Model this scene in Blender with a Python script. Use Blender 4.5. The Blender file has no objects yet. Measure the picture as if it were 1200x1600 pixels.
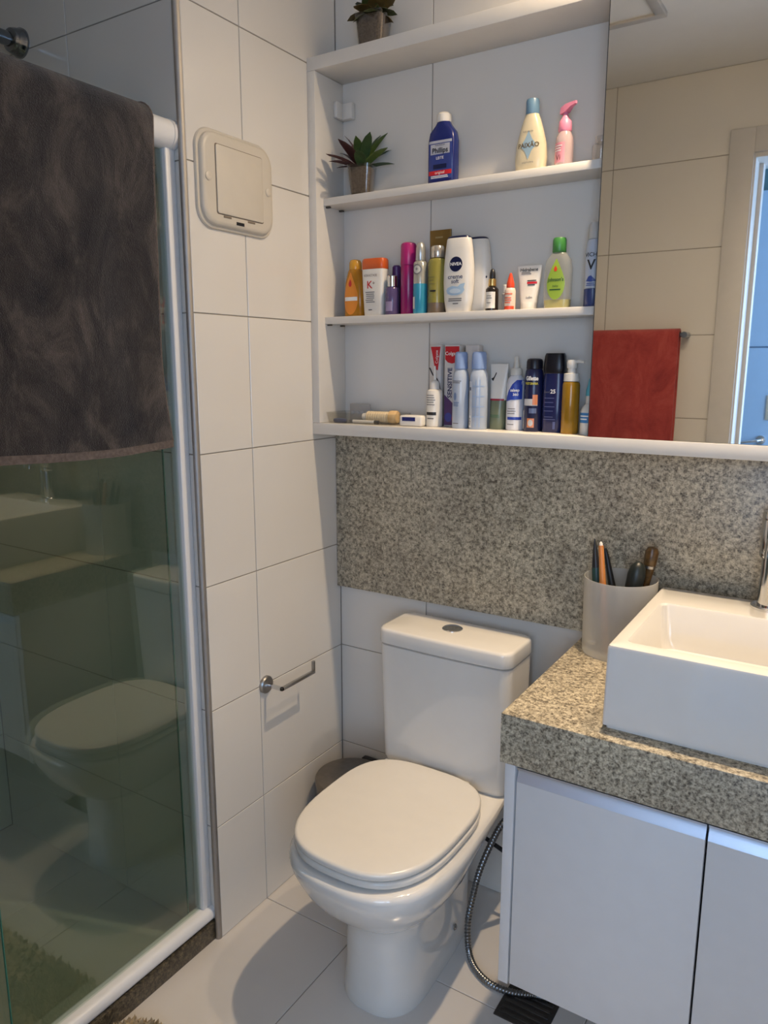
import bpy, bmesh, math, random
from mathutils import Vector, Matrix, noise

# ------------------------------------------------------------------ camera, world, exposure
scene = bpy.context.scene
C = scene.collection
random.seed(7)
rad = math.radians

cam_d = bpy.data.cameras.new('camera')
cam_d.sensor_fit = 'VERTICAL'
cam_d.sensor_height = 36.0
cam_d.sensor_width = 27.0
cam_d.lens = 1176.675 / 1600 * 36.0
cam_d.clip_start = 0.02
cam = bpy.data.objects.new('camera', cam_d)
C.objects.link(cam)
cam.location = (1.29102, -1.79076, 1.48415)
cam.rotation_euler = (rad(90 - 11.0116), rad(-0.042), rad(32.392))
scene.camera = cam

world = bpy.data.worlds.new('world')
scene.world = world
world.use_nodes = True
world.node_tree.nodes['Background'].inputs[0].default_value = (0.45, 0.62, 0.9, 1)
world.node_tree.nodes['Background'].inputs[1].default_value = 0.3

vs = scene.view_settings
vs.view_transform = 'Standard'
vs.look = 'None'
vs.gamma = 1.0
vs.use_curve_mapping = False
vs.exposure = 0.50

# daylight coming in through the window of the adjoining room
win_l = bpy.data.lights.new('window_daylight', 'AREA')
win_l.shape = 'RECTANGLE'
win_l.size = 1.2
win_l.size_y = 1.4
win_l.energy = 18.0
win_l.color = (0.66, 0.81, 1.0)
win_o = bpy.data.objects.new('window_daylight', win_l)
C.objects.link(win_o)
win_o.location = (1.80, -3.24, 1.5)
win_o.rotation_euler = (rad(90), 0, 0)

# unseen side light, added on the right to brighten the adjoining room
hall_fill_l = bpy.data.lights.new('side_hall_fill', 'AREA')
hall_fill_l.shape = 'RECTANGLE'
hall_fill_l.size = 1.1
hall_fill_l.size_y = 1.4
hall_fill_l.energy = 30.0
hall_fill_l.color = (0.42, 0.67, 1.0)
hall_fill_o = bpy.data.objects.new('side_hall_fill', hall_fill_l)
C.objects.link(hall_fill_o)
hall_fill_o.location = (2.55, -2.50, 1.5)
hall_fill_o.rotation_euler = (0, rad(90), 0)

LAMP_SPILL = (32.0, 15.0)
LAMP_CORE = (35.0, 14.0)
LAMP_COLOR = (1.0, 0.765, 0.505)

# ------------------------------------------------------------------ materials
MATS = {}
def srgb(r, g, b):
    f = lambda c: c / 12.92 if c <= 0.04045 else ((c + 0.055) / 1.055) ** 2.4
    return (f(r / 255), f(g / 255), f(b / 255), 1.0)

def mat(name, col, rough=0.4, metal=0.0, vary=0.04, scale=25.0, bump=0.0, bscale=200.0, alpha=1.0, spec=0.5, coat=0.0, trans=0.0, sheen=0.0):
    if name in MATS:
        return MATS[name]
    m = bpy.data.materials.new(name)
    m.use_nodes = True
    nt = m.node_tree
    b = nt.nodes['Principled BSDF']
    b.inputs['Roughness'].default_value = rough
    b.inputs['Metallic'].default_value = metal
    b.inputs['Specular IOR Level'].default_value = spec
    b.inputs['Coat Weight'].default_value = coat
    b.inputs['Alpha'].default_value = alpha
    b.inputs['Transmission Weight'].default_value = trans
    b.inputs['Sheen Weight'].default_value = sheen
    tc = nt.nodes.new('ShaderNodeTexCoord')
    if vary > 0:
        n = nt.nodes.new('ShaderNodeTexNoise')
        n.inputs['Scale'].default_value = scale
        n.inputs['Detail'].default_value = 3
        nt.links.new(tc.outputs['Object'], n.inputs['Vector'])
        r = nt.nodes.new('ShaderNodeValToRGB')
        lo = [c * (1 - vary) for c in col[:3]] + [1]
        hi = [min(1, c * (1 + vary)) for c in col[:3]] + [1]
        r.color_ramp.elements[0].color = lo
        r.color_ramp.elements[1].color = hi
        r.color_ramp.elements[0].position = 0.3
        r.color_ramp.elements[1].position = 0.7
        nt.links.new(n.outputs['Fac'], r.inputs['Fac'])
        nt.links.new(r.outputs['Color'], b.inputs['Base Color'])
    else:
        b.inputs['Base Color'].default_value = col
    if bump > 0:
        n2 = nt.nodes.new('ShaderNodeTexNoise')
        n2.inputs['Scale'].default_value = bscale
        n2.inputs['Detail'].default_value = 4
        nt.links.new(tc.outputs['Object'], n2.inputs['Vector'])
        bp = nt.nodes.new('ShaderNodeBump')
        bp.inputs['Strength'].default_value = bump
        bp.inputs['Distance'].default_value = 0.002
        nt.links.new(n2.outputs['Fac'], bp.inputs['Height'])
        nt.links.new(bp.outputs['Normal'], b.inputs['Normal'])
    MATS[name] = m
    return m

def granite(name, cols, scale=150.0):
    m = bpy.data.materials.new(name)
    m.use_nodes = True
    nt = m.node_tree
    b = nt.nodes['Principled BSDF']
    b.inputs['Roughness'].default_value = 0.28
    tc = nt.nodes.new('ShaderNodeTexCoord')
    def ns(sc, det, rgh=0.6):
        n = nt.nodes.new('ShaderNodeTexNoise')
        n.inputs['Scale'].default_value = sc
        n.inputs['Detail'].default_value = det
        n.inputs['Roughness'].default_value = rgh
        nt.links.new(tc.outputs['Object'], n.inputs['Vector'])
        return n
    def ramp(src, stops):
        r = nt.nodes.new('ShaderNodeValToRGB')
        e = r.color_ramp.elements
        e[0].position, e[0].color = stops[0]
        e[1].position, e[1].color = stops[-1]
        for p, c in stops[1:-1]:
            k = e.new(p); k.color = c
        nt.links.new(src, r.inputs['Fac'])
        return r
    fine = ns(scale, 6, 0.78)
    dark, mid, light, pale, cloud = cols
    r1 = ramp(fine.outputs['Fac'], [(0.36, dark), (0.455, mid), (0.54, light), (0.66, pale)])
    big = ns(6.0, 3)
    r2 = ramp(big.outputs['Fac'], [(0.42, (0, 0, 0, 1)), (0.68, (0.55, 0.55, 0.55, 1))])
    mx = nt.nodes.new('ShaderNodeMix')
    mx.data_type = 'RGBA'
    mx.blend_type = 'MULTIPLY'
    mx.inputs[7].default_value = cloud
    nt.links.new(r2.outputs['Color'], mx.inputs[0])
    nt.links.new(r1.outputs['Color'], mx.inputs[6])
    spot = ns(scale * 1.5, 2, 0.5)
    r3 = ramp(spot.outputs['Fac'], [(0.30, (0.8, 0.8, 0.8, 1)), (0.37, (0, 0, 0, 1))])
    mx2 = nt.nodes.new('ShaderNodeMix')
    mx2.data_type = 'RGBA'
    mx2.inputs[7].default_value = dark
    nt.links.new(r3.outputs['Color'], mx2.inputs[0])
    nt.links.new(mx.outputs[2], mx2.inputs[6])
    nt.links.new(mx2.outputs[2], b.inputs['Base Color'])
    MATS[name] = m
    return m

def glass_pane(name, tint, ior=1.6, refl=1.25):
    m = bpy.data.materials.new(name)
    m.use_nodes = True
    nt = m.node_tree
    for n in list(nt.nodes):
        nt.nodes.remove(n)
    out = nt.nodes.new('ShaderNodeOutputMaterial')
    tr = nt.nodes.new('ShaderNodeBsdfTransparent')
    tr.inputs[0].default_value = tint
    gl = nt.nodes.new('ShaderNodeBsdfGlossy')
    gl.inputs['Roughness'].default_value = 0.015
    fr = nt.nodes.new('ShaderNodeFresnel')
    fr.inputs['IOR'].default_value = ior
    geo = nt.nodes.new('ShaderNodeNewGeometry')
    inv = nt.nodes.new('ShaderNodeMath'); inv.operation = 'SUBTRACT'; inv.inputs[0].default_value = 1.0
    nt.links.new(geo.outputs['Backfacing'], inv.inputs[1])
    mul = nt.nodes.new('ShaderNodeMath'); mul.operation = 'MULTIPLY'; mul.use_clamp = True
    nt.links.new(fr.outputs[0], mul.inputs[0])
    nt.links.new(inv.outputs[0], mul.inputs[1])
    mul2 = nt.nodes.new('ShaderNodeMath'); mul2.operation = 'MULTIPLY'; mul2.use_clamp = True
    mul2.inputs[1].default_value = refl
    nt.links.new(mul.outputs[0], mul2.inputs[0])
    mx = nt.nodes.new('ShaderNodeMixShader')
    nt.links.new(mul2.outputs[0], mx.inputs[0])
    nt.links.new(tr.outputs[0], mx.inputs[1])
    nt.links.new(gl.outputs[0], mx.inputs[2])
    nt.links.new(mx.outputs[0], out.inputs[0])
    MATS[name] = m
    return m

def emission(name, col, strength):
    m = bpy.data.materials.new(name)
    m.use_nodes = True
    b = m.node_tree.nodes['Principled BSDF']
    b.inputs['Base Color'].default_value = col
    b.inputs['Emission Color'].default_value = col
    b.inputs['Emission Strength'].default_value = strength
    MATS[name] = m
    return m

M_tile = mat('wall_tile', (0.735, 0.705, 0.655, 1), 0.13, vary=0.02, scale=3)
M_grout = mat('grout', (0.30, 0.27, 0.23, 1), 0.9, vary=0.1, scale=60)
M_ftile = mat('floor_tile', (0.66, 0.63, 0.60, 1), 0.16, vary=0.03, scale=4)
M_ceil = mat('ceiling_paint', (0.84, 0.83, 0.81, 1), 0.9, vary=0.01)
M_white = mat('white_laminate', (0.73, 0.70, 0.65, 1), 0.35, vary=0.015)
M_ceramic = mat('ceramic', (0.735, 0.715, 0.68, 1), 0.08, vary=0.01, coat=0.3)
M_seat = mat('seat_plastic', (0.70, 0.675, 0.63, 1), 0.22, vary=0.01)
M_chrome = mat('chrome', (0.62, 0.63, 0.65, 1), 0.12, metal=1, vary=0.03)
M_steel = mat('brushed_steel', (0.42, 0.41, 0.40, 1), 0.33, metal=1, vary=0.08, scale=60)
M_dchrome = mat('dark_chrome', (0.26, 0.28, 0.31, 1), 0.16, metal=1, vary=0.03)
M_alu = mat('aluminium_white', (0.80, 0.80, 0.80, 1), 0.3, vary=0.01)
M_trim = mat('corner_trim_metal', (0.42, 0.40, 0.38, 1), 0.55, metal=1, vary=0.03)
M_black = mat('black_rubber', (0.012, 0.012, 0.014, 1), 0.4, vary=0.1)
M_plate = mat('cream_plastic', (0.62, 0.57, 0.485, 1), 0.38, vary=0.015)
M_granite = granite('granite_beige', ((0.07, 0.058, 0.043, 1), (0.30, 0.26, 0.19, 1), (0.53, 0.465, 0.345, 1), (0.76, 0.69, 0.52, 1), (0.62, 0.62, 0.65, 1)), 128)
M_granite2 = granite('granite_dark', ((0.012, 0.010, 0.008, 1), (0.05, 0.04, 0.027, 1), (0.10, 0.08, 0.05, 1), (0.20, 0.165, 0.10, 1), (0.6, 0.6, 0.6, 1)), 120)
M_mirror = mat('mirror_silver', (0.84, 0.85, 0.84, 1), 0.015, metal=1, vary=0)
M_glass = glass_pane('green_glass', (0.84, 0.89, 0.85, 1), 1.6, 1.7)
M_clear = glass_pane('clear_plastic', (0.93, 0.93, 0.92, 1), 1.5, 2.0)
M_door = mat('vanity_laminate', (0.68, 0.67, 0.67, 1), 0.42, vary=0.015)

# ------------------------------------------------------------------ mesh helpers
class MB:
    def __init__(s):
        s.v = []; s.f = []
    def add(s, v, f):
        o = len(s.v)
        s.v += [tuple(p) for p in v]
        s.f += [tuple(i + o for i in q) for q in f]
        return s
    def mesh(s, name, smooth=False):
        me = bpy.data.meshes.new(name)
        me.from_pydata(s.v, [], s.f)
        bm = bmesh.new(); bm.from_mesh(me)
        bmesh.ops.recalc_face_normals(bm, faces=bm.faces[:])
        bm.to_mesh(me); bm.free()
        if smooth:
            me.polygons.foreach_set('use_smooth', [True] * len(me.polygons))
            me.set_sharp_from_angle(angle=rad(38))
        me.update()
        return me

def box_mesh(x0, x1, y0, y1, z0, z1, bev=0.0, seg=2):
    bm = bmesh.new()
    bmesh.ops.create_cube(bm, size=1)
    for v in bm.verts:
        v.co = Vector(((x0 + x1) / 2 + v.co.x * (x1 - x0), (y0 + y1) / 2 + v.co.y * (y1 - y0), (z0 + z1) / 2 + v.co.z * (z1 - z0)))
    if bev > 0:
        bmesh.ops.bevel(bm, geom=bm.edges[:], offset=bev, segments=seg, affect='EDGES', profile=0.5)
    bmesh.ops.recalc_face_normals(bm, faces=bm.faces[:])
    me = bpy.data.meshes.new('box')
    bm.to_mesh(me); bm.free()
    if bev > 0:
        me.polygons.foreach_set('use_smooth', [True] * len(me.polygons))
        me.set_sharp_from_angle(angle=rad(50))
    return me

def loft(rings, cap0=True, cap1=True, smooth=True, closed=True):
    n = len(rings[0]); b = MB(); f = []
    v = [p for r in rings for p in r]
    assert all(len(r) == n for r in rings)
    for i in range(len(rings) - 1):
        for j in range(n if closed else n - 1):
            k = (j + 1) % n
            f.append((i * n + j, i * n + k, (i + 1) * n + k, (i + 1) * n + j))
    if cap0: f.append(tuple(range(n)))
    if cap1: f.append(tuple((len(rings) - 1) * n + j for j in range(n)))
    b.add(v, f)
    return b.mesh('loft', smooth)

def se_ring(hw, hd, z, n=2.0, seg=40, cx=0, cy=0):
    out = []
    for i in range(seg):
        a = 2 * math.pi * i / seg
        c, s = math.cos(a), math.sin(a)
        out.append((cx + hw * math.copysign(abs(c) ** (2 / n), c), cy + hd * math.copysign(abs(s) ** (2 / n), s), z))
    return out

def prof_mesh(prof, seg=40, cap0=True, cap1=True):
    return loft([se_ring(hw, hd, z, n, seg) for z, hw, hd, n in prof], cap0, cap1)

def lathe(pts, seg=32, cap0=True, cap1=True):
    return loft([[(r * math.cos(2 * math.pi * i / seg), r * math.sin(2 * math.pi * i / seg), z) for i in range(seg)] for r, z in pts], cap0, cap1)

def smooth_path(pts, per=8):
    P = [Vector(p) for p in pts]
    P = [2 * P[0] - P[1]] + P + [2 * P[-1] - P[-2]]
    out = []
    for i in range(1, len(P) - 2):
        for k in range(per):
            t = k / per
            a, b, c, d = P[i - 1], P[i], P[i + 1], P[i + 2]
            out.append(0.5 * ((2 * b) + (c - a) * t + (2 * a - 5 * b + 4 * c - d) * t * t + (3 * b - a - 3 * c + d) * t ** 3))
    out.append(P[-2])
    return out

def tube(path, r, seg=12, cap=True):
    path = [Vector(p) for p in path]
    rings = []
    up = Vector((0, 0, 1))
    t0 = (path[1] - path[0]).normalized()
    u = t0.cross(up)
    if u.length < 1e-3: u = t0.cross(Vector((1, 0, 0)))
    u.normalize()
    for i, p in enumerate(path):
        t = (path[min(i + 1, len(path) - 1)] - path[max(i - 1, 0)]).normalized()
        u = (u - t * u.dot(t)).normalized()
        w = t.cross(u)
        rr = r[i] if isinstance(r, (list, tuple)) else r
        rings.append([tuple(p + (u * math.cos(2 * math.pi * k / seg) + w * math.sin(2 * math.pi * k / seg)) * rr) for k in range(seg)])
    return loft(rings, cap, cap)

def thing(name, label, cat, loc=(0, 0, 0), rz=0.0, group=None):
    o = bpy.data.objects.new(name, None)
    o.empty_display_size = 0.05
    C.objects.link(o)
    o.location = loc
    o.rotation_euler = (0, 0, rz)
    o['label'] = label; o['category'] = cat
    if group: o['group'] = group
    return o

def part(name, me, m, parent=None, label=None):
    o = bpy.data.objects.new(name, me)
    C.objects.link(o)
    if m is not None and len(me.materials) == 0:
        me.materials.append(m)
    if parent is not None: o.parent = parent
    if label: o['label'] = label
    return o

def struct(name, me, m, label=None, parent=None):
    o = part(name, me, m, parent)
    if parent is None:
        o['kind'] = 'structure'
        if label: o['label'] = label
    return o

def single(name, me, m, label, cat, group=None):
    o = part(name, me, m)
    o['label'] = label; o['category'] = cat
    if group: o['group'] = group
    return o

# ------------------------------------------------------------------ the room
H = 0.32            # height of a tile course
CZ = 2.54           # ceiling
XR = 1.75           # right wall
YO = -1.62          # inner face of the door wall
YF = -0.555         # shower end wall
XL = -0.94          # shower far side
YH = -3.30          # far wall of the adjoining room

tile_cache = {}
def tile_mesh(w, h, m=None, depth=0.006, c=0.0009):
    m = m or M_tile
    k = (round(w, 4), round(h, 4), m.name)
    if k in tile_cache: return tile_cache[k]
    g = 0.00125
    x0, x1, z0, z1 = g, w - g, g, h - g
    v = [(x0, depth, z0), (x1, depth, z0), (x1, depth, z1), (x0, depth, z1),
         (x0, c, z0), (x1, c, z0), (x1, c, z1), (x0, c, z1),
         (x0 + c, 0, z0 + c), (x1 - c, 0, z0 + c), (x1 - c, 0, z1 - c), (x0 + c, 0, z1 - c)]
    f = [(3, 2, 1, 0)]
    for a in (0, 4):
        for i in range(4):
            j = (i + 1) % 4
            f.append((a + i, a + j, a + 4 + j, a + 4 + i))
    f.append((8, 9, 10, 11))
    me = MB().add(v, f).mesh('tile')
    me.materials.append(m)
    tile_cache[k] = me
    return me

def tile_wall(parent, origin, rot, us, vs_, m=None, skip=None):
    R = Matrix.Rotation(rot, 4, 'Z')
    for i in range(len(us) - 1):
        for j in range(len(vs_) - 1):
            u0, u1, v0, v1 = us[i], us[i + 1], vs_[j], vs_[j + 1]
            if skip and skip(u0, u1, v0, v1): continue
            o = part('tile', tile_mesh(u1 - u0, v1 - v0, m), None, parent)
            p = Vector(origin) + R @ Vector((u0, 0, v0))
            o.location = p
            o.rotation_euler = (0, 0, rot)

rows = [0.0] + [k * H for k in range(1, 8)] + [CZ]
gb = 0.0022   # grout lies this far behind the tile faces

w_back = struct('wall_back', box_mesh(-0.12, XR + 0.12, gb, 0.12, 0, CZ), M_grout)
tile_wall(w_back, (0, 0, 0), 0, [0, 0.297, 0.867, 1.437, XR], rows)
w_left = struct('wall_left', box_mesh(-0.12, -gb, YF + 0.004, gb, 0, CZ), M_grout)
tile_wall(w_left, (0, -0.551, 0), rad(90), [0, 0.551 - 0.3724, 0.551], rows)
w_sh = struct('wall_shower_end', box_mesh(XL - 0.1, -0.004, YF + gb, YF + 0.1, 0, CZ), M_grout)
tile_wall(w_sh, (0, YF, 0), 0, [XL, -0.37, -0.006], rows)
w_sl = struct('wall_shower_side', box_mesh(XL - 0.1, XL - gb, YO - 0.1, YF + 0.1, 0, CZ), M_grout)
tile_wall(w_sl, (XL, YO, 0), rad(90), [0, 0.5, YF - YO], rows)
w_r = struct('wall_right', box_mesh(XR + gb, XR + 0.12, YO, 0.0, 0, CZ), M_grout)
tile_wall(w_r, (XR, 0, 0), rad(-90), [0, 0.45, 1.02, -YO], rows)

# door wall with the doorway the photograph is taken from
OX0, OX1, OZ = 0.858, 1.66, 2.240
b = MB()
def addbox(bb, x0, x1, y0, y1, z0, z1):
    v = [(x, y, z) for x in (x0, x1) for y in (y0, y1) for z in (z0, z1)]
    return bb.add(v, [(0, 1, 3, 2), (4, 6, 7, 5), (0, 4, 5, 1), (2, 3, 7, 6), (0, 2, 6, 4), (1, 5, 7, 3)])
addbox(b, XL - 0.1, OX0, YO - 0.14, YO - gb, 0, CZ)
addbox(b, OX1, 2.72, YO - 0.14, YO - gb, 0, CZ)
addbox(b, OX0, OX1, YO - 0.14, YO - gb, OZ, CZ)
w_d = struct('wall_door_side', b.mesh('wall'), M_grout)
# the tiles of this wall face the room (+y): turned half round
def door_tiles(x0, x1, zs):
    for j in range(len(zs) - 1):
        o = part('tile', tile_mesh(x1 - x0, zs[j + 1] - zs[j]), None, w_d)
        o.location = (x1, YO, zs[j]); o.rotation_euler = (0, 0, math.pi)
door_tiles(-0.215, 0.355, rows)
door_tiles(XL, -0.215, rows)
door_tiles(0.355, OX0, rows[:-1])
door_tiles(0.355, 1.35, [OZ, CZ])
door_tiles(1.35, OX1, [OZ, CZ])
door_tiles(OX1, XR, rows)

# door lining and casing
M_case = mat('door_casing_paint', (0.62, 0.60, 0.58, 1), 0.45, vary=0.02)
dr = struct('door_1', box_mesh(OX0, OX0 + 0.010, YO - 0.15, YO + 0.004, 0, OZ), M_case)
part('casing', box_mesh(OX0 - 0.080, OX0 + 0.004, YO, YO + 0.016, 0, OZ + 0.079, 0.002), M_case, dr)
part('casing', box_mesh(OX0 + 0.004, OX1 - 0.006, YO, YO + 0.016, OZ - 0.006, OZ + 0.079, 0.002), M_case, dr)
part('casing', box_mesh(OX1 - 0.006, OX1 + 0.080, YO, YO + 0.016, 0, OZ + 0.079, 0.002), M_case, dr)
part('jamb', box_mesh(OX1 - 0.022, OX1, YO - 0.15, YO + 0.004, 0, OZ), M_case, dr)
part('head_jamb', box_mesh(OX0 + 0.010, OX1 - 0.022, YO - 0.15, YO + 0.004, OZ - 0.022, OZ), M_case, dr)
part('door_stop', box_mesh(OX0 + 0.010, OX0 + 0.024, YO - 0.15, YO - 0.10, 0, OZ - 0.022), M_case, dr)

# floor
fl = struct('floor', box_mesh(XL - 0.1, 2.72, YH - 0.1, 0.12, -0.08, -gb), M_grout)
def floor_tile(x0, x1, y0, y1):
    o = part('tile', tile_mesh(x1 - x0, y1 - y0, M_ftile), None, fl)
    o.rotation_euler = (rad(-90), 0, 0)
    o.location = (x0, y1, 0)
fx = [-0.07, 0.292, 0.892, 1.492, XR]
fy = [-1.76, -1.572, -0.972, -0.372, 0.0]
for i in range(len(fx) - 1):
    for j in range(len(fy) - 1):
        x0, x1, y0, y1 = fx[i], fx[i + 1], fy[j], fy[j + 1]
        if y0 < -1.6:
            x0, x1 = max(x0, OX0 + 0.022), min(x1, OX1 - 0.022)
            if x1 - x0 < 0.02: continue
        if i == 0 and y1 > -0.3: x0 = 0.0
        floor_tile(x0, x1, y0, y1)
for x0, x1 in ((XL, -0.55), (-0.55, -0.07)):
    for y0, y1 in ((YO, -1.06), (-1.06, YF)):
        floor_tile(x0, x1, y0, y1)
M_wood = mat('hall_floor_wood', (0.40, 0.33, 0.27, 1), 0.4, vary=0.15, scale=8)
part('hall_board', box_mesh(XL - 0.1, 2.6, YH, YO - 0.145, -0.01, -0.0005), M_wood, fl)
struct('ceiling', box_mesh(XL - 0.1, 2.72, YH - 0.1, 0.12, CZ, CZ + 0.08), M_ceil)

# adjoining room seen through the doorway in the mirror
M_hall = mat('hall_daylight_blue', (0.50, 0.64, 0.82, 1), 0.7, vary=0.02)  # blue daylight of the adjoining room put into the wall colour
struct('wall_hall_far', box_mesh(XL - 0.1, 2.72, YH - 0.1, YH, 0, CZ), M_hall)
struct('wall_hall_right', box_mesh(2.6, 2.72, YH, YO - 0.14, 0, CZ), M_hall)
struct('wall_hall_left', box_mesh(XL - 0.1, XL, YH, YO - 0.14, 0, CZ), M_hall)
hd = struct('door_2', box_mesh(0.02, 0.865, YH, YH + 0.030, 0.01, 1.583), mat('hall_door_daylight_blue', (0.46, 0.64, 0.86, 1), 0.4, vary=0.01))  # door colour carries the blue daylight tint too
part('upper_panel', box_mesh(0.02, 0.865, YH, YH + 0.030, 1.592, 2.425), MATS['hall_door_daylight_blue'], hd)
part('transom', box_mesh(0.02, 0.865, YH, YH + 0.012, 2.430, CZ), mat('teal_transom', (0.10, 0.22, 0.26, 1), 0.2), hd)
part('cover_plate', box_mesh(0.812, 0.858, YH + 0.030, YH + 0.036, 1.18, 1.32, 0.002), mat('beige_plate', (0.70, 0.62, 0.48, 1), 0.4), hd)
lv = part('lever_handle', tube([(0.80, YH + 0.03, 1.065), (0.80, YH + 0.075, 1.065), (0.79, YH + 0.082, 1.065), (0.70, YH + 0.082, 1.050)], 0.009), M_chrome, hd)
me = lathe([(0.0, 0.0), (0.026, 0.0), (0.026, 0.008), (0.0, 0.010)], 24)
me.transform(Matrix.Translation((0.80, YH + 0.030, 1.065)) @ Matrix.Rotation(rad(-90), 4, 'X'))
part('rose', me, M_chrome, hd)
wf2 = struct('hall_fill_frame', box_mesh(2.56, 2.60, -3.10, -3.06, 0.76, 2.24), M_alu)  # unseen frame, added around the side fill light
for y0, y1, z0, z1 in ((-1.94, -1.90, 0.76, 2.24), (-3.06, -1.94, 0.76, 0.80), (-3.06, -1.94, 2.20, 2.24)):
    part('window_frame', box_mesh(2.56, 2.60, y0, y1, z0, z1), M_alu, wf2)
wf = struct('window_1', box_mesh(1.16, 1.20, YH, YH + 0.05, 0.76, 2.24), M_alu)
for x0, x1, z0, z1 in ((2.40, 2.44, 0.76, 2.24), (1.20, 2.40, 0.76, 0.80), (1.20, 2.40, 2.20, 2.24)):
    part('window_frame', box_mesh(x0, x1, YH, YH + 0.05, z0, z1), M_alu, wf)

# shower kerb and metal corner trim
struct('trim_1', box_mesh(-0.085, -0.012, YO, YF, 0, 0.052, 0.0015), M_granite2, 'dark granite shower kerb')
q = MB()
rr = 0.010
arc = [(0.0, YF + 0.004)] + [(-rr + rr * math.cos(a), YF + 0.004 - rr * math.sin(a) - 0.003) for a in [rad(90 * i / 8) for i in range(9)]] + [(-rr, YF)] + [(-0.004, YF + 0.006)]
me = loft([[(x, y, z) for x, y in arc] for z in (0, CZ)], True, True)
struct('trim_2', me, M_trim, 'slim metal corner trim on tiled wall edge')

# ceiling vent panel (seen in the mirror)
vt = thing('ceiling_panel', 'square white panel with raised frame set in the ceiling', 'ceiling panel', (0.50, -0.90, CZ))
part('panel', box_mesh(-0.13, 0.13, -0.13, 0.13, -0.008, 0.0), M_ceil, vt)
M_vf = mat('vent_frame', (0.50, 0.48, 0.46, 1), 0.6, vary=0.02)
for x0, x1, y0, y1 in ((-0.16, 0.16, -0.16, -0.13), (-0.16, 0.16, 0.13, 0.16), (-0.16, -0.13, -0.13, 0.13), (0.13, 0.16, -0.13, 0.13)):
    part('frame', box_mesh(x0, x1, y0, y1, -0.016, 0.0, 0.002), M_vf, vt)

# two recessed ceiling lamps above the vanity
M_lens = emission('lamp_lens', (1.0, 0.85, 0.65, 1), 6.0)
for k, (lx, ly) in enumerate(((0.95, -0.265), (1.33, -0.265))):
    d = thing('downlight', ['recessed ceiling spotlight above the open shelves end of the vanity', 'recessed ceiling spotlight above the wash basin'][k], 'lamp', (lx, ly, CZ), group='ceiling spotlights above the vanity')
    part('trim_ring', lathe([(0.032, -0.001), (0.048, -0.001), (0.050, -0.004), (0.046, -0.007), (0.034, -0.006), (0.032, -0.001)], 32, False, False), M_alu, d)
    part('lens', lathe([(0.0, -0.0015), (0.031, -0.0015), (0.031, -0.003), (0.0, -0.003)], 24), M_lens, d)
    # the hot core of the reflector and the wide spill of the bulb
    for cone, power in ((170, LAMP_SPILL[k]), (76, LAMP_CORE[k])):
        ld = bpy.data.lights.new('downlight_lamp', 'SPOT')
        ld.spot_size = rad(cone)
        ld.spot_blend = 1.0
        ld.shadow_soft_size = 0.022
        ld.energy = power
        ld.color = LAMP_COLOR
        lo = bpy.data.objects.new('downlight_lamp', ld)
        C.objects.link(lo)
        lo.parent = d
        lo.location = (0, 0, -0.012)

# ------------------------------------------------------------------ granite splashback, countertop, vanity
single('splashback', box_mesh(0.001, XR - 0.002, -0.0195, -0.0002, 0.8334, 1.2970, 0.001), M_granite, 'tall speckled beige granite splashback slab on the wall behind toilet', 'splashback')
CX, CY, CT, CB = 0.763, -0.540, 0.8330, 0.7315
single('countertop', box_mesh(CX, XR - 0.002, CY, -0.0002, CB, CT, 0.0015), M_granite, 'thick speckled granite vanity countertop under the white basin', 'countertop')

vn = thing('vanity_cabinet', 'wall-hung white vanity cabinet with flat doors below granite counter', 'cabinet', (0, 0, 0))
VB = 0.228
part('side_panel', box_mesh(0.7665, 0.7875, -0.520, -0.001, VB, CB, 0.0008), M_door, vn)
part('bottom_panel', box_mesh(0.7875, XR - 0.004, -0.498, -0.001, VB, VB + 0.018), M_door, vn)
part('back_rail', box_mesh(0.7875, XR - 0.004, -0.018, -0.001, VB + 0.018, CB), M_door, vn)
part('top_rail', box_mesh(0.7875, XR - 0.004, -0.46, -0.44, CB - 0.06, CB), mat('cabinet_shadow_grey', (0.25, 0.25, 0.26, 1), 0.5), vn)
M_prof = mat('handle_aluminium', (0.58, 0.64, 0.74, 1), 0.42, metal=1, vary=0.02)  # bluish tint stands in for daylight reflected from the hall
for x0, x1 in ((0.7915, 1.1355), (1.1395, 1.4835), (1.4875, XR - 0.006)):
    d = part('door', box_mesh(x0, x1, -0.520, -0.502, VB + 0.004, 0.6880, 0.0008), M_door, vn)
    ring = [(-0.520, 0.6880), (-0.5188, 0.6915), (-0.5162, 0.6970), (-0.5135, 0.7030), (-0.5120, 0.7090), (-0.5118, 0.7140), (-0.520, 0.7140), (-0.520, 0.7180), (-0.5025, 0.7180), (-0.5025, 0.6880)]
    part('handle_profile', loft([[(x, y, z) for y, z in ring] for x in (x0, x1)]), M_prof, d)

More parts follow.
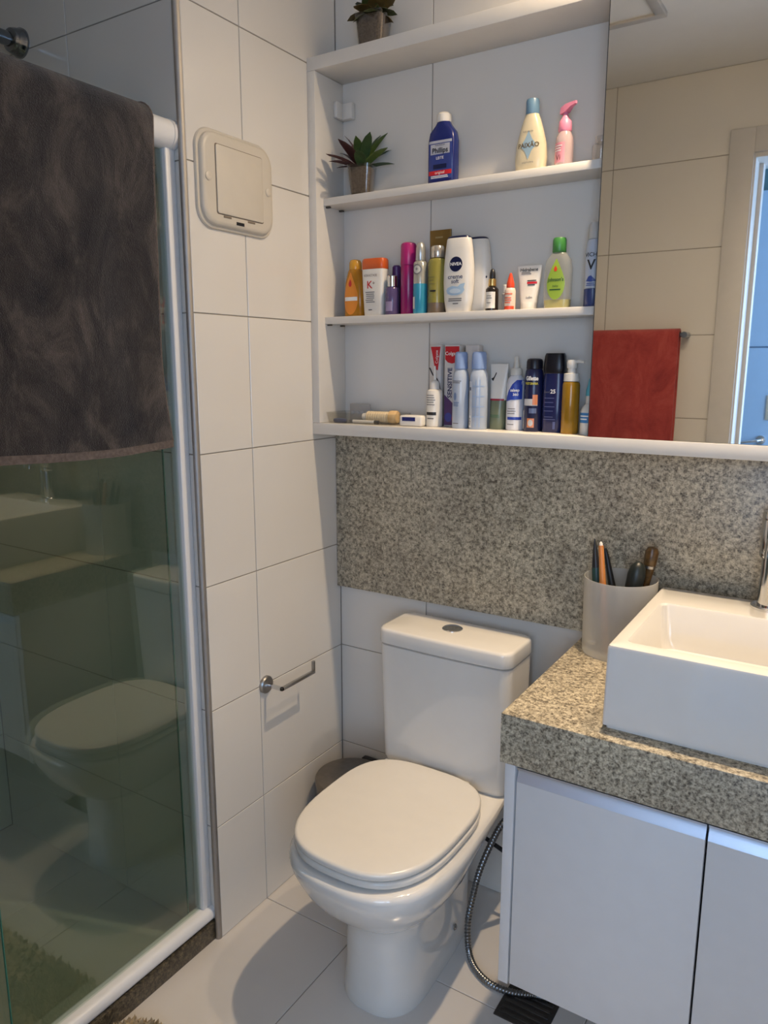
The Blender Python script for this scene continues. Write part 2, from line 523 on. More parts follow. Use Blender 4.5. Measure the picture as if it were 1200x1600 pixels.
# ------------------------------------------------------------------ wash basin and faucet
def rr_ring(x0, x1, y0, y1, z, r, k=6):
    out = []
    for cx, cy, a0 in ((x1 - r, y1 - r, 0), (x0 + r, y1 - r, 90), (x0 + r, y0 + r, 180), (x1 - r, y0 + r, 270)):
        for i in range(k + 1):
            a = rad(a0 + 90 * i / k)
            out.append((cx + r * math.cos(a), cy + r * math.sin(a), z))
    return out
sk = thing('wash_basin', 'white rectangular ceramic vessel basin standing on granite counter', 'basin', (0, 0, 0))
sx0, sx1, sy0, sy1, sz0, sz1 = 0.942, 1.412, -0.4965, -0.066, CT, 0.994
R_ = [rr_ring(sx0 + 0.006, sx1 - 0.006, sy0 + 0.006, sy1 - 0.006, sz0 + 0.0001, 0.006),
      rr_ring(sx0 + 0.006, sx1 - 0.006, sy0 + 0.006, sy1 - 0.006, sz0 + 0.006, 0.006),
      rr_ring(sx0, sx1, sy0, sy1, sz0 + 0.007, 0.006),
      rr_ring(sx0, sx1, sy0, sy1, sz0 + 0.010, 0.006),
      rr_ring(sx0 + 0.002, sx1 - 0.002, sy0, sy1, sz1 - 0.006, 0.006),
      rr_ring(sx0 + 0.004, sx1 - 0.004, sy0 + 0.0015, sy1 - 0.0015, sz1 - 0.0015, 0.006),
      rr_ring(sx0 + 0.007, sx1 - 0.007, sy0 + 0.005, sy1 - 0.005, sz1, 0.006)]
ix0, ix1, iy0, iy1 = 0.969, 1.385, -0.465, -0.190
R_ += [rr_ring(ix0, ix1, iy0, iy1, sz1, 0.014),
       rr_ring(ix0 + 0.003, ix1 - 0.003, iy0 + 0.003, iy1 - 0.003, sz1 - 0.004, 0.016),
       rr_ring(ix0 + 0.010, ix1 - 0.010, iy0 + 0.008, iy1 - 0.010, sz1 - 0.075, 0.020),
       rr_ring(ix0 + 0.016, ix1 - 0.016, iy0 + 0.014, iy1 - 0.016, sz1 - 0.092, 0.024),
       rr_ring(ix0 + 0.030, ix1 - 0.030, iy0 + 0.030, iy1 - 0.030, sz1 - 0.099, 0.03),
       rr_ring(ix0 + 0.17, ix1 - 0.17, iy0 + 0.11, iy1 - 0.11, sz1 - 0.104, 0.02)]
part('bowl', loft(R_, True, True), M_ceramic, sk)
me = lathe([(0.0, 0.0), (0.022, 0.0), (0.023, 0.002), (0.019, 0.004), (0.0, 0.003)], 28)
me.transform(Matrix.Translation((1.177, -0.33, sz1 - 0.104)))
part('drain_cap', me, M_chrome, sk)

fc = thing('basin_faucet', 'tall chrome basin faucet with curved spout on back of basin', 'faucet', (1.166, -0.112, sz1))
part('base_flange', lathe([(0.0, 0.0), (0.036, 0.0), (0.036, 0.005), (0.033, 0.008), (0.0, 0.008)], 32), M_chrome, fc)
part('column', lathe([(0.0, 0.004), (0.024, 0.004), (0.0235, 0.03), (0.0225, 0.112), (0.0, 0.112)], 32), M_chrome, fc)
hdp = part('control_head', lathe([(0.0, 0.108), (0.027, 0.108), (0.029, 0.112), (0.029, 0.120), (0.0275, 0.122), (0.0285, 0.124), (0.0285, 0.184), (0.0275, 0.186), (0.0285, 0.188), (0.0285, 0.198), (0.026, 0.202), (0.0, 0.202)], 32), M_chrome, fc)
part('lever', tube([(0.020, 0.0, 0.196), (0.050, 0.004, 0.204), (0.085, 0.008, 0.210)], [0.006, 0.005, 0.004]), M_chrome, hdp)
part('spout', tube(smooth_path([(0, -0.010, 0.150), (0, -0.045, 0.150), (0, -0.066, 0.138), (0, -0.072, 0.118)]), 0.013), M_chrome, hdp)

# ------------------------------------------------------------------ toilet
TX = 0.445
def outline(yf, ym, yb, w, wr, z, nf=2.3, p=7.0, N=64, cx=TX):
    """closed ring: elliptical nose toward yf, sides easing to wr at the back yb"""
    half = []
    K = N // 4
    for i in range(K):                       # nose to widest
        a = math.pi / 2 * i / K
        c, s = math.cos(a), math.sin(a)
        half.append((w * s ** (2 / nf), ym - (ym - yf) * c ** (2 / nf)))
    for i in range(K + 1):
        a = math.pi / 2 * i / K
        s = math.sin(a) ** (2 / p) if a > 0 else 0
        c = math.cos(a) ** (2 / p) if a < math.pi / 2 else 0
        y = ym + (yb - ym) * s
        t = s * s * (3 - 2 * s)
        half.append(((w + (wr - w) * t) * c, y))
    right = [(cx + x, y, z) for x, y in half]
    left = [(cx - x, y, z) for x, y in half[1:-1]][::-1]
    return right + left

tl = thing('toilet', 'white close-coupled toilet with closed lid beside the vanity', 'toilet', (0, 0, 0))
lv = [ # z, yf, ym, yb, w, wr, nf
    (0.000, -0.541, -0.42, -0.135, 0.101, 0.092, 2.5),
    (0.006, -0.543, -0.42, -0.135, 0.102, 0.093, 2.5),
    (0.030, -0.541, -0.42, -0.133, 0.100, 0.090, 2.5),
    (0.100, -0.537, -0.41, -0.128, 0.097, 0.086, 2.5),
    (0.180, -0.536, -0.41, -0.120, 0.096, 0.084, 2.5),
    (0.222, -0.540, -0.41, -0.115, 0.098, 0.084, 2.5),
    (0.236, -0.549, -0.41, -0.112, 0.106, 0.085, 2.5),
    (0.250, -0.572, -0.41, -0.108, 0.122, 0.086, 2.5),
    (0.272, -0.602, -0.41, -0.102, 0.144, 0.090, 2.5),
    (0.300, -0.628, -0.41, -0.092, 0.164, 0.098, 2.55),
    (0.330, -0.648, -0.41, -0.080, 0.181, 0.112, 2.6),
    (0.358, -0.661, -0.41, -0.065, 0.192, 0.135, 2.65),
    (0.380, -0.669, -0.41, -0.050, 0.198, 0.162, 2.7),
    (0.398, -0.673, -0.41, -0.042, 0.201, 0.176, 2.7),
    (0.407, -0.672, -0.41, -0.040, 0.200, 0.178, 2.7),
    (0.413, -0.667, -0.41, -0.043, 0.196, 0.176, 2.7),
    (0.415, -0.660, -0.41, -0.046, 0.190, 0.172, 2.7),
    (0.415, -0.600, -0.41, -0.10, 0.120, 0.120, 2.6)]
rings = [outline(yf, ym, yb, w, wr, z, nf, 6.0) for z, yf, ym, yb, w, wr, nf in lv]
part('pan', loft(rings, True, True), M_ceramic, tl)
def slab(z0, z1, yf, yb, w, r, nf=2.75, nb=3.2, ym=-0.41, dome=0.0, cx=0.441):
    def ring(ins, z):
        return outline(yf + ins, ym, yb - ins, w - ins, w - ins, z, nf, nb, 72, cx)
    rs = [ring(r, z0)]
    for i in range(5):
        a = rad(90 * i / 4); rs.append(ring(r * (1 - math.sin(a)), z0 + r * (1 - math.cos(a))))
    for i in range(5):
        a = rad(90 * i / 4); rs.append(ring(r * (1 - math.cos(a)), z1 - r + r * math.sin(a)))
    rs.append(ring(r + 0.04, z1 + dome * 0.6)); rs.append(ring(r + 0.10, z1 + dome))
    return loft(rs, True, True)
part('seat', slab(0.4205, 0.4375, -0.656, -0.215, 0.1855, 0.006), M_seat, tl)
part('seat_lid', slab(0.4395, 0.4590, -0.659, -0.208, 0.184, 0.008, dome=0.002), M_seat, tl)
for s in (-1, 1):
    me = box_mesh(0.441 + s * 0.075 - 0.02, 0.441 + s * 0.075 + 0.02, -0.214, -0.180, 0.413, 0.440, 0.006, 3)
    part('hinge', me, M_seat, tl)
def trect(w, y0, y1, z, r, bow=0.0, cx=0.449):
    pts = rr_ring(cx - w, cx + w, y0, y1, z, r, 6)
    return [(x, y - bow * (1 - ((x - cx) / w) ** 2) * (1 if y < (y0 + y1) / 2 else 0), zz) for x, y, zz in pts]
def densify(ring, k=6):
    out = []
    n = len(ring)
    for i in range(n):
        a, b_ = ring[i], ring[(i + 1) % n]
        m_ = k if i % 7 == 6 else 1
        for j in range(m_):
            out.append(tuple(a[q_] + (b_[q_] - a[q_]) * j / m_ for q_ in range(3)))
    return out
def tring(w, y0, y1, z, r, bow):
    ring = densify(rr_ring(0.449 - w, 0.449 + w, y0, y1, z, r, 6), 8)
    ymid = (y0 + y1) / 2
    return [(x, y - (bow * (1 - ((x - 0.449) / w) ** 2) if y < ymid else 0), zz) for x, y, zz in ring]
ts = []
for z, w, y0, r in ((0.4145, 0.166, -0.170, 0.03), (0.4150, 0.176, -0.178, 0.03), (0.424, 0.181, -0.183, 0.028), (0.440, 0.1835, -0.1865, 0.026), (0.60, 0.1855, -0.193, 0.026), (0.755, 0.1870, -0.198, 0.026), (0.7600, 0.1865, -0.1975, 0.026), (0.7615, 0.1845, -0.1955, 0.026), (0.7618, 0.176, -0.188, 0.02), (0.768, 0.176, -0.188, 0.02)):
    ts.append(tring(w, y0, -0.042, z, r, 0.006))
tk = part('tank', loft(ts, True, True), M_ceramic, tl)
ls = []
for z, w, y0, y1, r in ((0.7655, 0.174, -0.186, -0.050, 0.022), (0.7655, 0.1865, -0.1985, -0.041, 0.028), (0.7670, 0.1888, -0.2008, -0.039, 0.028), (0.7700, 0.1895, -0.2015, -0.0385, 0.028), (0.798, 0.1890, -0.2010, -0.039, 0.028), (0.8025, 0.1878, -0.1995, -0.040, 0.028), (0.8055, 0.1850, -0.1965, -0.043, 0.028), (0.8068, 0.180, -0.1915, -0.048, 0.026), (0.8095, 0.12, -0.15, -0.09, 0.02)):
    ls.append(tring(w, y0, y1, z, r, 0.006))
td = part('tank_lid', loft(ls, True, True), M_ceramic, tl)
bt = lathe([(0.0, 0.0), (0.027, 0.0), (0.027, 0.003), (0.024, 0.005), (0.0235, 0.004), (0.019, 0.007), (0.0, 0.0085)], 32)
bt.transform(Matrix.Translation((0.440, -0.115, 0.8085)))
part('flush_button', bt, M_chrome, td)
me = lathe([(0.0, 0.0), (0.008, 0.0), (0.009, 0.003), (0.006, 0.006), (0.0, 0.007)], 16)
me.transform(Matrix.Translation((TX + 0.0935, -0.268, 0.075)) @ Matrix.Rotation(rad(90), 4, 'Y'))
part('bolt_cap', me, M_chrome, tl)

# corner waste bin behind the toilet
bn = thing('waste_bin', 'small round brushed metal waste bin in corner behind toilet', 'bin', (0.122, -0.128, 0))
M_bin = mat('bin_metal', (0.24, 0.215, 0.19, 1), 0.36, metal=0.85, vary=0.08, scale=60)
part('body', lathe([(0.0, 0.0), (0.100, 0.0), (0.102, 0.004), (0.102, 0.268), (0.104, 0.272), (0.104, 0.278), (0.0, 0.278)], 48), M_bin, bn)
part('lid', lathe([(0.0, 0.279), (0.105, 0.279), (0.106, 0.284), (0.106, 0.292), (0.102, 0.298), (0.085, 0.3005), (0.0, 0.303)], 48), M_bin, bn)
part('hinge', box_mesh(-0.032, 0.032, 0.100, 0.122, 0.262, 0.299, 0.004), M_black, bn)

# braided hose, black inlet pipe, floor drain
hp = smooth_path([(0.722, -0.022, 0.40), (0.690, -0.060, 0.405), (0.650, -0.120, 0.375), (0.617, -0.160, 0.336), (0.595, -0.182, 0.279), (0.576, -0.203, 0.210), (0.568, -0.222, 0.147), (0.563, -0.238, 0.078), (0.578, -0.262, 0.024), (0.612, -0.296, 0.010), (0.663, -0.320, 0.010), (0.720, -0.318, 0.011), (0.769, -0.300, 0.014), (0.800, -0.290, 0.010)], 24)
rl = [0.0080 + 0.0010 * math.sin(i * 2.1) for i in range(len(hp))]
hs = thing('flexible_hose', 'curved silver braided hose between toilet and vanity cabinet', 'hose')
part('braided_tube', tube(hp, rl, 12), mat('braided_steel', (0.24, 0.25, 0.26, 1), 0.3, metal=1, vary=0.3, scale=400), hs)
me = lathe([(0, 0), (0.011, 0), (0.011, 0.018), (0.008, 0.022), (0, 0.022)], 6)
me.transform(Matrix.Translation((0.722, -0.0215, 0.40)) @ Matrix.Rotation(rad(90), 4, 'X'))
part('fitting', me, M_chrome, hs)
single('inlet_pipe', tube([(0.50, -0.012, 0.21), (0.52, -0.085, 0.227), (0.60, -0.097, 0.209), (0.66, -0.098, 0.196), (0.68, -0.06, 0.192), (0.682, -0.0, 0.19)], 0.006), M_black, 'thin black pipe crossing behind the silver hose', 'pipe')
dn = thing('floor_drain', 'square dark floor drain grate under the vanity cabinet', 'drain', (0.765, -0.325, 0))
part('frame', box_mesh(-0.062, 0.062, -0.062, 0.062, -0.001, 0.003, 0.001), mat('dark_bronze', (0.035, 0.030, 0.026, 1), 0.5, vary=0.2, scale=80), dn)
for i in range(6):
    y = -0.045 + i * 0.018
    part('slat', box_mesh(-0.052, 0.052, y - 0.005, y + 0.005, 0.003, 0.0055, 0.0008), MATS['dark_bronze'], dn)

# toilet paper holder
ph = thing('paper_holder', 'empty chrome toilet paper holder on the tiled wall', 'paper holder', (0, -0.353, 0.640))
me = lathe([(0, 0), (0.024, 0), (0.024, 0.007), (0.021, 0.010), (0, 0.010)], 36)
me.transform(Matrix.Rotation(rad(90), 4, 'Y'))
part('flange', me, M_steel, ph)
part('arm', box_mesh(0.008, 0.063, -0.0045, 0.0045, -0.0045, 0.0045, 0.001), M_chrome, ph)
part('bar', box_mesh(0.0545, 0.0630, -0.0045, 0.140, -0.0045, 0.0045, 0.001), M_steel, ph)
part('tip', box_mesh(0.0545, 0.0630, 0.132, 0.140, 0.0045, 0.032, 0.001), M_steel, ph)

# cream cover plate high on the tiled wall
cp = thing('wall_cover_plate', 'cream plastic cover plate with inner hatch on tiled wall', 'cover plate', (0, -0.4045, 1.893))
def plate_ring(hy, hz, x, r):
    return [(x, yy, zz) for yy, zz, _ in rr_ring(-hy, hy, -hz, hz, 0, r, 10)]
part('backing', loft([plate_ring(0.126, 0.106, 0.0, 0.045), plate_ring(0.126, 0.106, 0.003, 0.045), plate_ring(0.124, 0.104, 0.006, 0.044), plate_ring(0.117, 0.098, 0.0065, 0.040)]), M_plate, cp)
part('frame', loft([plate_ring(0.118, 0.099, 0.006, 0.042), plate_ring(0.117, 0.098, 0.012, 0.041), plate_ring(0.113, 0.094, 0.016, 0.038), plate_ring(0.106, 0.088, 0.017, 0.034), plate_ring(0.08, 0.06, 0.017, 0.02)]), M_plate, cp)
part('seam', loft([plate_ring(0.0785, 0.0745, 0.016, 0.006), plate_ring(0.0785, 0.0745, 0.0174, 0.006)]), mat('seam_brown', (0.20, 0.16, 0.12, 1), 0.7), cp)
h_ = part('hatch', loft([plate_ring(0.0765, 0.0725, 0.016, 0.006), plate_ring(0.0765, 0.0725, 0.0195, 0.006), plate_ring(0.0745, 0.0705, 0.0205, 0.005)]), M_plate, cp)
h_.location = (0, 0, 0)
for y in (-0.100, 0.098):
    me = lathe([(0, 0), (0.0095, 0), (0.0095, 0.0018), (0.007, 0.003), (0, 0.0034)], 24)
    me.transform(Matrix.Translation((0.0168, y, 0.001)) @ Matrix.Rotation(rad(90), 4, 'Y'))
    part('screw_cap', me, M_plate, cp)
part('slot', box_mesh(0.0165, 0.0176, -0.016, 0.010, -0.090, -0.083), M_black, cp)
for y in (-0.045, 0.035):
    part('tab_notch', box_mesh(0.0165, 0.0182, y - 0.012, y + 0.012, -0.0795, -0.0755), MATS['seam_brown'], cp)

# ------------------------------------------------------------------ shower enclosure, towel, rod
se = thing('shower_enclosure', 'green glass shower screen with white aluminium rails', 'shower screen')
def half_round(x0, x1, z0, z1, y0, y1, r):
    ring = [(x, z) for x, z, _ in rr_ring(x0, x1, z0, z1, 0, r, 8)]
    return loft([[(x, y, z) for x, z in ring] for y in (y0, y1)])
part('top_rail', half_round(-0.072, -0.010, 1.941, 2.001, YO + 0.002, YF - 0.006, 0.027), M_alu, se)
part('end_cap', half_round(-0.0735, -0.0085, 1.9395, 2.0025, YF - 0.016, YF - 0.001, 0.028), mat('white_cap', (0.78, 0.76, 0.75, 1), 0.3), se)
part('wall_profile', box_mesh(-0.062, -0.030, YF - 0.028, YF - 0.0002, 0.088, 1.944, 0.003), M_alu, se)
part('bottom_rail', half_round(-0.066, -0.014, 0.052, 0.089, YO + 0.002, YF - 0.0003, 0.016), M_alu, se)
part('glass_panel', box_mesh(-0.0455, -0.0405, -1.095, YF - 0.024, 0.080, 1.945), M_glass, se)
part('glass_panel', box_mesh(-0.0605, -0.0555, YO + 0.01, -0.612, 0.080, 1.945), M_glass, se)
part('glass_edge', box_mesh(-0.0456, -0.0404, -1.0968, -1.0952, 0.090, 1.945), mat('glass_edge_green', (0.05, 0.22, 0.18, 1), 0.2), se)
part('glass_edge', box_mesh(-0.0606, -0.0554, -0.6118, -0.6104, 0.090, 1.945), MATS['glass_edge_green'], se)

rd = thing('shower_rod', 'thick chrome rod with round flange fixed to shower wall', 'rod', (-0.545, YF, 2.256))
me = lathe([(0, 0), (0.034, 0), (0.034, 0.006), (0.031, 0.010), (0.029, 0.022), (0.026, 0.030), (0.018, 0.034), (0.0165, 0.034), (0.0165, -YO + YF - 0.004), (0, -YO + YF - 0.004)][:8], 32)
me.transform(Matrix.Rotation(rad(90), 4, 'X'))
part('flange', me, M_dchrome, rd)
part('tube', tube([(0, -0.02, 0), (0, YO - YF + 0.002, 0)], 0.0165, 24), M_dchrome, rd)

def fold(y, z, amp, seed):
    return amp * (noise.noise(Vector((y * 5 + seed, z * 1.6, seed))) + 0.5 * noise.noise(Vector((y * 13 + seed, z * 3.5, seed + 3))))

def draped_towel(yr, yl, ztop, zfront, zback, rx, cx, m, seed, flare=0.0):
    """towel hung over a rail parallel to y; returns front/back sheet mesh with thickness"""
    NY, th = 56, 0.007
    prof = []
    n1 = 40
    for i in range(n1 + 1):                               # front, from hem up to the rail
        prof.append(('f', zfront + (ztop - rx - zfront) * i / n1))
    for i in range(1, 12):
        prof.append(('t', math.pi * i / 12))
    for i in range(n1 // 2 + 1):
        prof.append(('b', ztop - rx - (ztop - rx - zback) * i / (n1 // 2)))
    outer, inner = [], []
    for side, store in ((1, outer), (0, inner)):
        for k, val in prof:
            row = []
            for j in range(NY + 1):
                t = j / NY
                y = yr + (yl - yr) * t
                rr_ = rx + (th if side else 0.0)
                if k == 'f':
                    d = (ztop - val) / (ztop - zfront)
                    hang = min(1.0, d * 2.2)
                    x = cx + rr_ + hang * (fold(y, val, 0.010, seed) + 0.004)
                    z = val
                    if flare:
                        yy = y + flare * max(0.0, (d - 0.72) / 0.28) ** 1.6 * (1 - t) ** 3 - 0.018 * math.sin(min(1, d * 1.3) * math.pi / 2) * (1 - t) ** 4
                    else:
                        yy = y
                    z += 0.006 * math.sin(t * 5 + seed) * d
                elif k == 't':
                    x = cx + rr_ * math.cos(val); z = ztop - rx + rr_ * math.sin(val); yy = y
                else:
                    d = (ztop - val) / (ztop - zback)
                    x = cx - rr_ - min(1, d * 2) * abs(fold(y, val, 0.006, seed + 9)); z = val; yy = y
                row.append((x, yy, z))
            store.append(row)
    NP = len(prof); W = NY + 1
    b = MB()
    v = [p for r in outer for p in r] + [p for r in inner for p in r]
    o2 = NP * W
    f = []
    for i in range(NP - 1):
        for j in range(NY):
            a = i * W + j
            f.append((a, a + 1, a + W + 1, a + W))
            f.append((o2 + a, o2 + a + W, o2 + a + W + 1, o2 + a + 1))
    for i in range(NP - 1):
        for j in (0, NY):
            a = i * W + j
            f.append((a, a + W, o2 + a + W, o2 + a))
    for i in (0, NP - 1):
        for j in range(NY):
            a = i * W + j
            f.append((a, a + 1, o2 + a + 1, o2 + a))
    b.add(v, f)
    return b.mesh('towel', True), outer

def towel_mat(name, c0, c1, c2):
    m = bpy.data.materials.new(name)
    m.use_nodes = True
    nt = m.node_tree
    bs = nt.nodes['Principled BSDF']
    bs.inputs['Roughness'].default_value = 0.95
    bs.inputs['Specular IOR Level'].default_value = 0.1
    bs.inputs['Sheen Weight'].default_value = 0.25
    tc = nt.nodes.new('ShaderNodeTexCoord')
    n = nt.nodes.new('ShaderNodeTexNoise')
    n.inputs['Scale'].default_value = 10; n.inputs['Detail'].default_value = 8; n.inputs['Roughness'].default_value = 0.72
    n.inputs['Distortion'].default_value = 0.6
    mp = nt.nodes.new('ShaderNodeMapping')
    mp.inputs['Scale'].default_value = (1, 1, 0.55)
    nt.links.new(tc.outputs['Object'], mp.inputs['Vector'])
    nt.links.new(mp.outputs[0], n.inputs['Vector'])
    r = nt.nodes.new('ShaderNodeValToRGB')
    r.color_ramp.elements[0].position = 0.34; r.color_ramp.elements[0].color = c0
    r.color_ramp.elements[1].position = 0.68; r.color_ramp.elements[1].color = c2
    e = r.color_ramp.elements.new(0.5); e.color = c1
    nt.links.new(n.outputs['Fac'], r.inputs['Fac'])
    nt.links.new(r.outputs['Color'], bs.inputs['Base Color'])
    n2 = nt.nodes.new('ShaderNodeTexNoise')
    n2.inputs['Scale'].default_value = 500; n2.inputs['Detail'].default_value = 2
    nt.links.new(tc.outputs['Object'], n2.inputs['Vector'])
    bp = nt.nodes.new('ShaderNodeBump'); bp.inputs['Strength'].default_value = 0.9; bp.inputs['Distance'].default_value = 0.003
    nt.links.new(n2.outputs['Fac'], bp.inputs['Height'])
    nt.links.new(bp.outputs['Normal'], bs.inputs['Normal'])
    MATS[name] = m
    return m
M_dtow = towel_mat('dark_towel', (0.011, 0.010, 0.013, 1), (0.036, 0.031, 0.030, 1), (0.105, 0.088, 0.078, 1))
M_hem = mat('towel_hem', (0.115, 0.092, 0.082, 1), 0.95, vary=0.25, scale=150, bump=0.5)
tw = thing('bath_towel', 'dark charcoal bath towel hung over the shower rail', 'towel')
me, outer = draped_towel(-0.638, -1.16, 2.008, 1.318, 1.45, 0.034, -0.041, M_dtow, 3.0, flare=0.022)
part('cloth', me, M_dtow, tw)
# stitched hem along the bottom and the selvedge at the side
def strip(rows_pts, off):
    b = MB()
    for a, c in zip(rows_pts[:-1], rows_pts[1:]):
        b.add([a[0], a[1], c[1], c[0]], [(0, 1, 2, 3)])
    return b
row0 = outer[0]
b = MB()
n = len(row0)
vv = []
for j, p in enumerate(row0):
    rib = 0.0012 * math.sin(j * 2.2)
    vv += [(p[0] + 0.0015 + rib, p[1], p[2] + 0.004), (p[0] + 0.0025 + rib, p[1], p[2] - 0.012), (p[0] - 0.006, p[1], p[2] - 0.012), (p[0] - 0.006, p[1], p[2] + 0.004)]
ff = []
for j in range(n - 1):
    for k in range(4):
        ff.append((j * 4 + k, j * 4 + (k + 1) % 4, (j + 1) * 4 + (k + 1) % 4, (j + 1) * 4 + k))
ff += [(0, 1, 2, 3), tuple((n - 1) * 4 + k for k in range(4))]
part('hem', b.add(vv, ff).mesh('hem', True), M_hem, tw)
edge = [r[0] for r in outer[:53]]
part('selvedge', tube([(p[0] - 0.0035, p[1] + 0.0005, p[2]) for p in edge], 0.0042, 8), M_hem, tw)

# ------------------------------------------------------------------ red towel on a bar on the door wall (seen in the mirror)
tb = thing('towel_bar', 'dark chrome towel bar on wall beside the doorway', 'towel bar', (0.0, YO, 1.600))
part('bar', tube([(0.06, 0.055, 0), (0.686, 0.055, 0)], 0.009, 16), M_dchrome, tb)
for x in (0.08, 0.678):
    part('post', tube([(x, 0.0, 0), (x, 0.064, 0)], [0.0125, 0.0115], 20), M_dchrome, tb)
M_rtow = towel_mat('red_towel', (0.32, 0.046, 0.046, 1), (0.44, 0.066, 0.062, 1), (0.56, 0.12, 0.10, 1))
me, _o = draped_towel(-0.662, -0.19, 1.617, 1.02, 1.08, 0.014, 0.0, M_rtow, 11.0)
me.transform(Matrix.Translation((0, YO + 0.055, 0)) @ Matrix.Rotation(rad(90), 4, 'Z'))
rt = thing('hand_towel', 'brick red towel hanging from the chrome towel bar', 'towel')
part('cloth', me, M_rtow, rt)

# shaggy rug beside the shower kerb
rg = thing('rug', 'brown shaggy bath rug on floor beside shower kerb', 'rug')
M_rug = mat('rug_pile', (0.38, 0.30, 0.19, 1), 0.95, vary=0.45, scale=45)
part('base', loft([rr_ring(0.0, 0.56, -1.42, -0.845, z, 0.07, 8) for z in (0.0005, 0.012)]), M_rug, rg)
b = MB()
for i in range(2600):
    x = random.uniform(0.0, 0.56); y = random.uniform(-1.42, -0.842) if i > 900 else random.uniform(-0.97, -0.842)
    if i <= 900: x = random.uniform(0.0, 0.20)
    hh = random.uniform(0.018, 0.030); w = random.uniform(0.005, 0.008)
    dx, dy = random.uniform(-0.012, 0.012), random.uniform(-0.012, 0.014)
    if x < 0.06 and y > -0.90 and math.hypot(x - 0.07, y + 0.915) > 0.073: continue
    a0 = random.random() * 6
    base = [(x + w * math.cos(a0 + k * 2.09), y + w * math.sin(a0 + k * 2.09), 0.008) for k in range(3)]
    midp = [(x + dx * 0.5 + w * 0.9 * math.cos(a0 + k * 2.09), y + dy * 0.5 + w * 0.9 * math.sin(a0 + k * 2.09), hh * 0.65) for k in range(3)]
    b.add(base + midp + [(x + dx, y + dy, hh)], [(0, 1, 4, 3), (1, 2, 5, 4), (2, 0, 3, 5), (3, 4, 6), (4, 5, 6), (5, 3, 6)])
pl = part('pile', b.mesh('pile'), M_rug, rg)
pl['kind'] = 'stuff'

# ------------------------------------------------------------------ wall shelf unit and mirror
su = thing('wall_shelf_unit', 'white open wall shelf unit full of toiletries above granite', 'shelf unit')
SF = -0.125
part('side_panel', box_mesh(0.0005, 0.0245, SF, -0.0005, 1.3285, 2.2180, 0.0008), M_white, su)
part('top_board', box_mesh(0.0005, XR - 0.002, SF, -0.0005, 2.2185, 2.2500, 0.0008), M_white, su)
part('bottom_board', box_mesh(0.0005, XR - 0.002, SF, -0.0005, 1.2972, 1.3280, 0.0008), M_white, su)
part('divider', box_mesh(0.980, 0.998, -0.098, -0.0005, 1.3285, 2.2180), M_white, su)
S2, S3, SB, ST = 1.9170, 1.6130, 1.3280, 2.2500
part('shelf', box_mesh(0.0250, 0.9795, -0.094, -0.0005, S2 - 0.0185, S2, 0.0008), M_white, su)
part('shelf', box_mesh(0.0250, 0.9795, -0.094, -0.0005, S3 - 0.0185, S3, 0.0008), M_white, su)
M_pin = mat('shelf_pin_brown', (0.06, 0.05, 0.04, 1), 0.5)
for zz in (S2, S3):
    for yy in (-0.080, -0.020):
        part('shelf_pin', box_mesh(0.0245, 0.036, yy - 0.004, yy + 0.004, zz - 0.0225, zz - 0.0186), M_pin, su)
br = part('hanging_bracket', box_mesh(0.0246, 0.064, -0.018, -0.0006, 2.126, 2.166, 0.002), M_white, su)
part('hanging_bracket', box_mesh(0.0246, 0.036, -0.045, -0.018, 2.126, 2.166, 0.002), M_white, su)

mi = thing('mirror', 'large frameless wall mirror beside the shelves above the basin', 'mirror')
part('backing', box_mesh(0.7712, XR - 0.004, -0.1215, -0.106, 1.3290, 2.2175), mat('mirror_backing', (0.10, 0.09, 0.08, 1), 0.6), mi)
part('mirror_glass', box_mesh(0.7740, XR - 0.004, -0.1245, -0.1216, 1.3288, 2.2175), M_mirror, mi)

# ------------------------------------------------------------------ toiletries: shared builders
def prof_at(prof, z):
    if z <= prof[0][0]: return prof[0][1:]
    for a, b_ in zip(prof[:-1], prof[1:]):
        if a[0] <= z <= b_[0]:
            if b_[0] - a[0] < 1e-9: return b_[1:]
            t = (z - a[0]) / (b_[0] - a[0])
            return tuple(a[i] + (b_[i] - a[i]) * t for i in (1, 2, 3))
    return prof[-1][1:]

def front_y(prof, x, z, off=0.0005):
    hw, hd, n = prof_at(prof, z)
    t = min(0.9995, abs(x) / hw)
    return -hd * (1 - t ** n) ** (1 / n) - off

def patch(prof, pts, off=0.0005, rings=7):
    """label hugging the front of a body; pts is a star-shaped outline of (x, z)"""
    dense = []
    for a, c in zip(pts, pts[1:] + pts[:1]):
        m_ = max(1, int(math.dist(a, c) / 0.0022))
        dense += [(a[0] + (c[0] - a[0]) * i / m_, a[1] + (c[1] - a[1]) * i / m_) for i in range(m_)]
    pts = dense
    cx = sum(p[0] for p in pts) / len(pts); cz = sum(p[1] for p in pts) / len(pts)
    v = [(cx, front_y(prof, cx, cz, off), cz)]; f = []
    n = len(pts)
    for k in range(1, rings + 1):
        for x, z in pts:
            xx, zz = cx + (x - cx) * k / rings, cz + (z - cz) * k / rings
            v.append((xx, front_y(prof, xx, zz, off), zz))
    for i in range(n):
        j = (i + 1) % n
        f.append((0, 1 + i, 1 + j))
        for k in range(rings - 1):
            f.append((1 + k * n + i, 1 + (k + 1) * n + i, 1 + (k + 1) * n + j, 1 + k * n + j))
    return MB().add(v, f).mesh('patch', True)

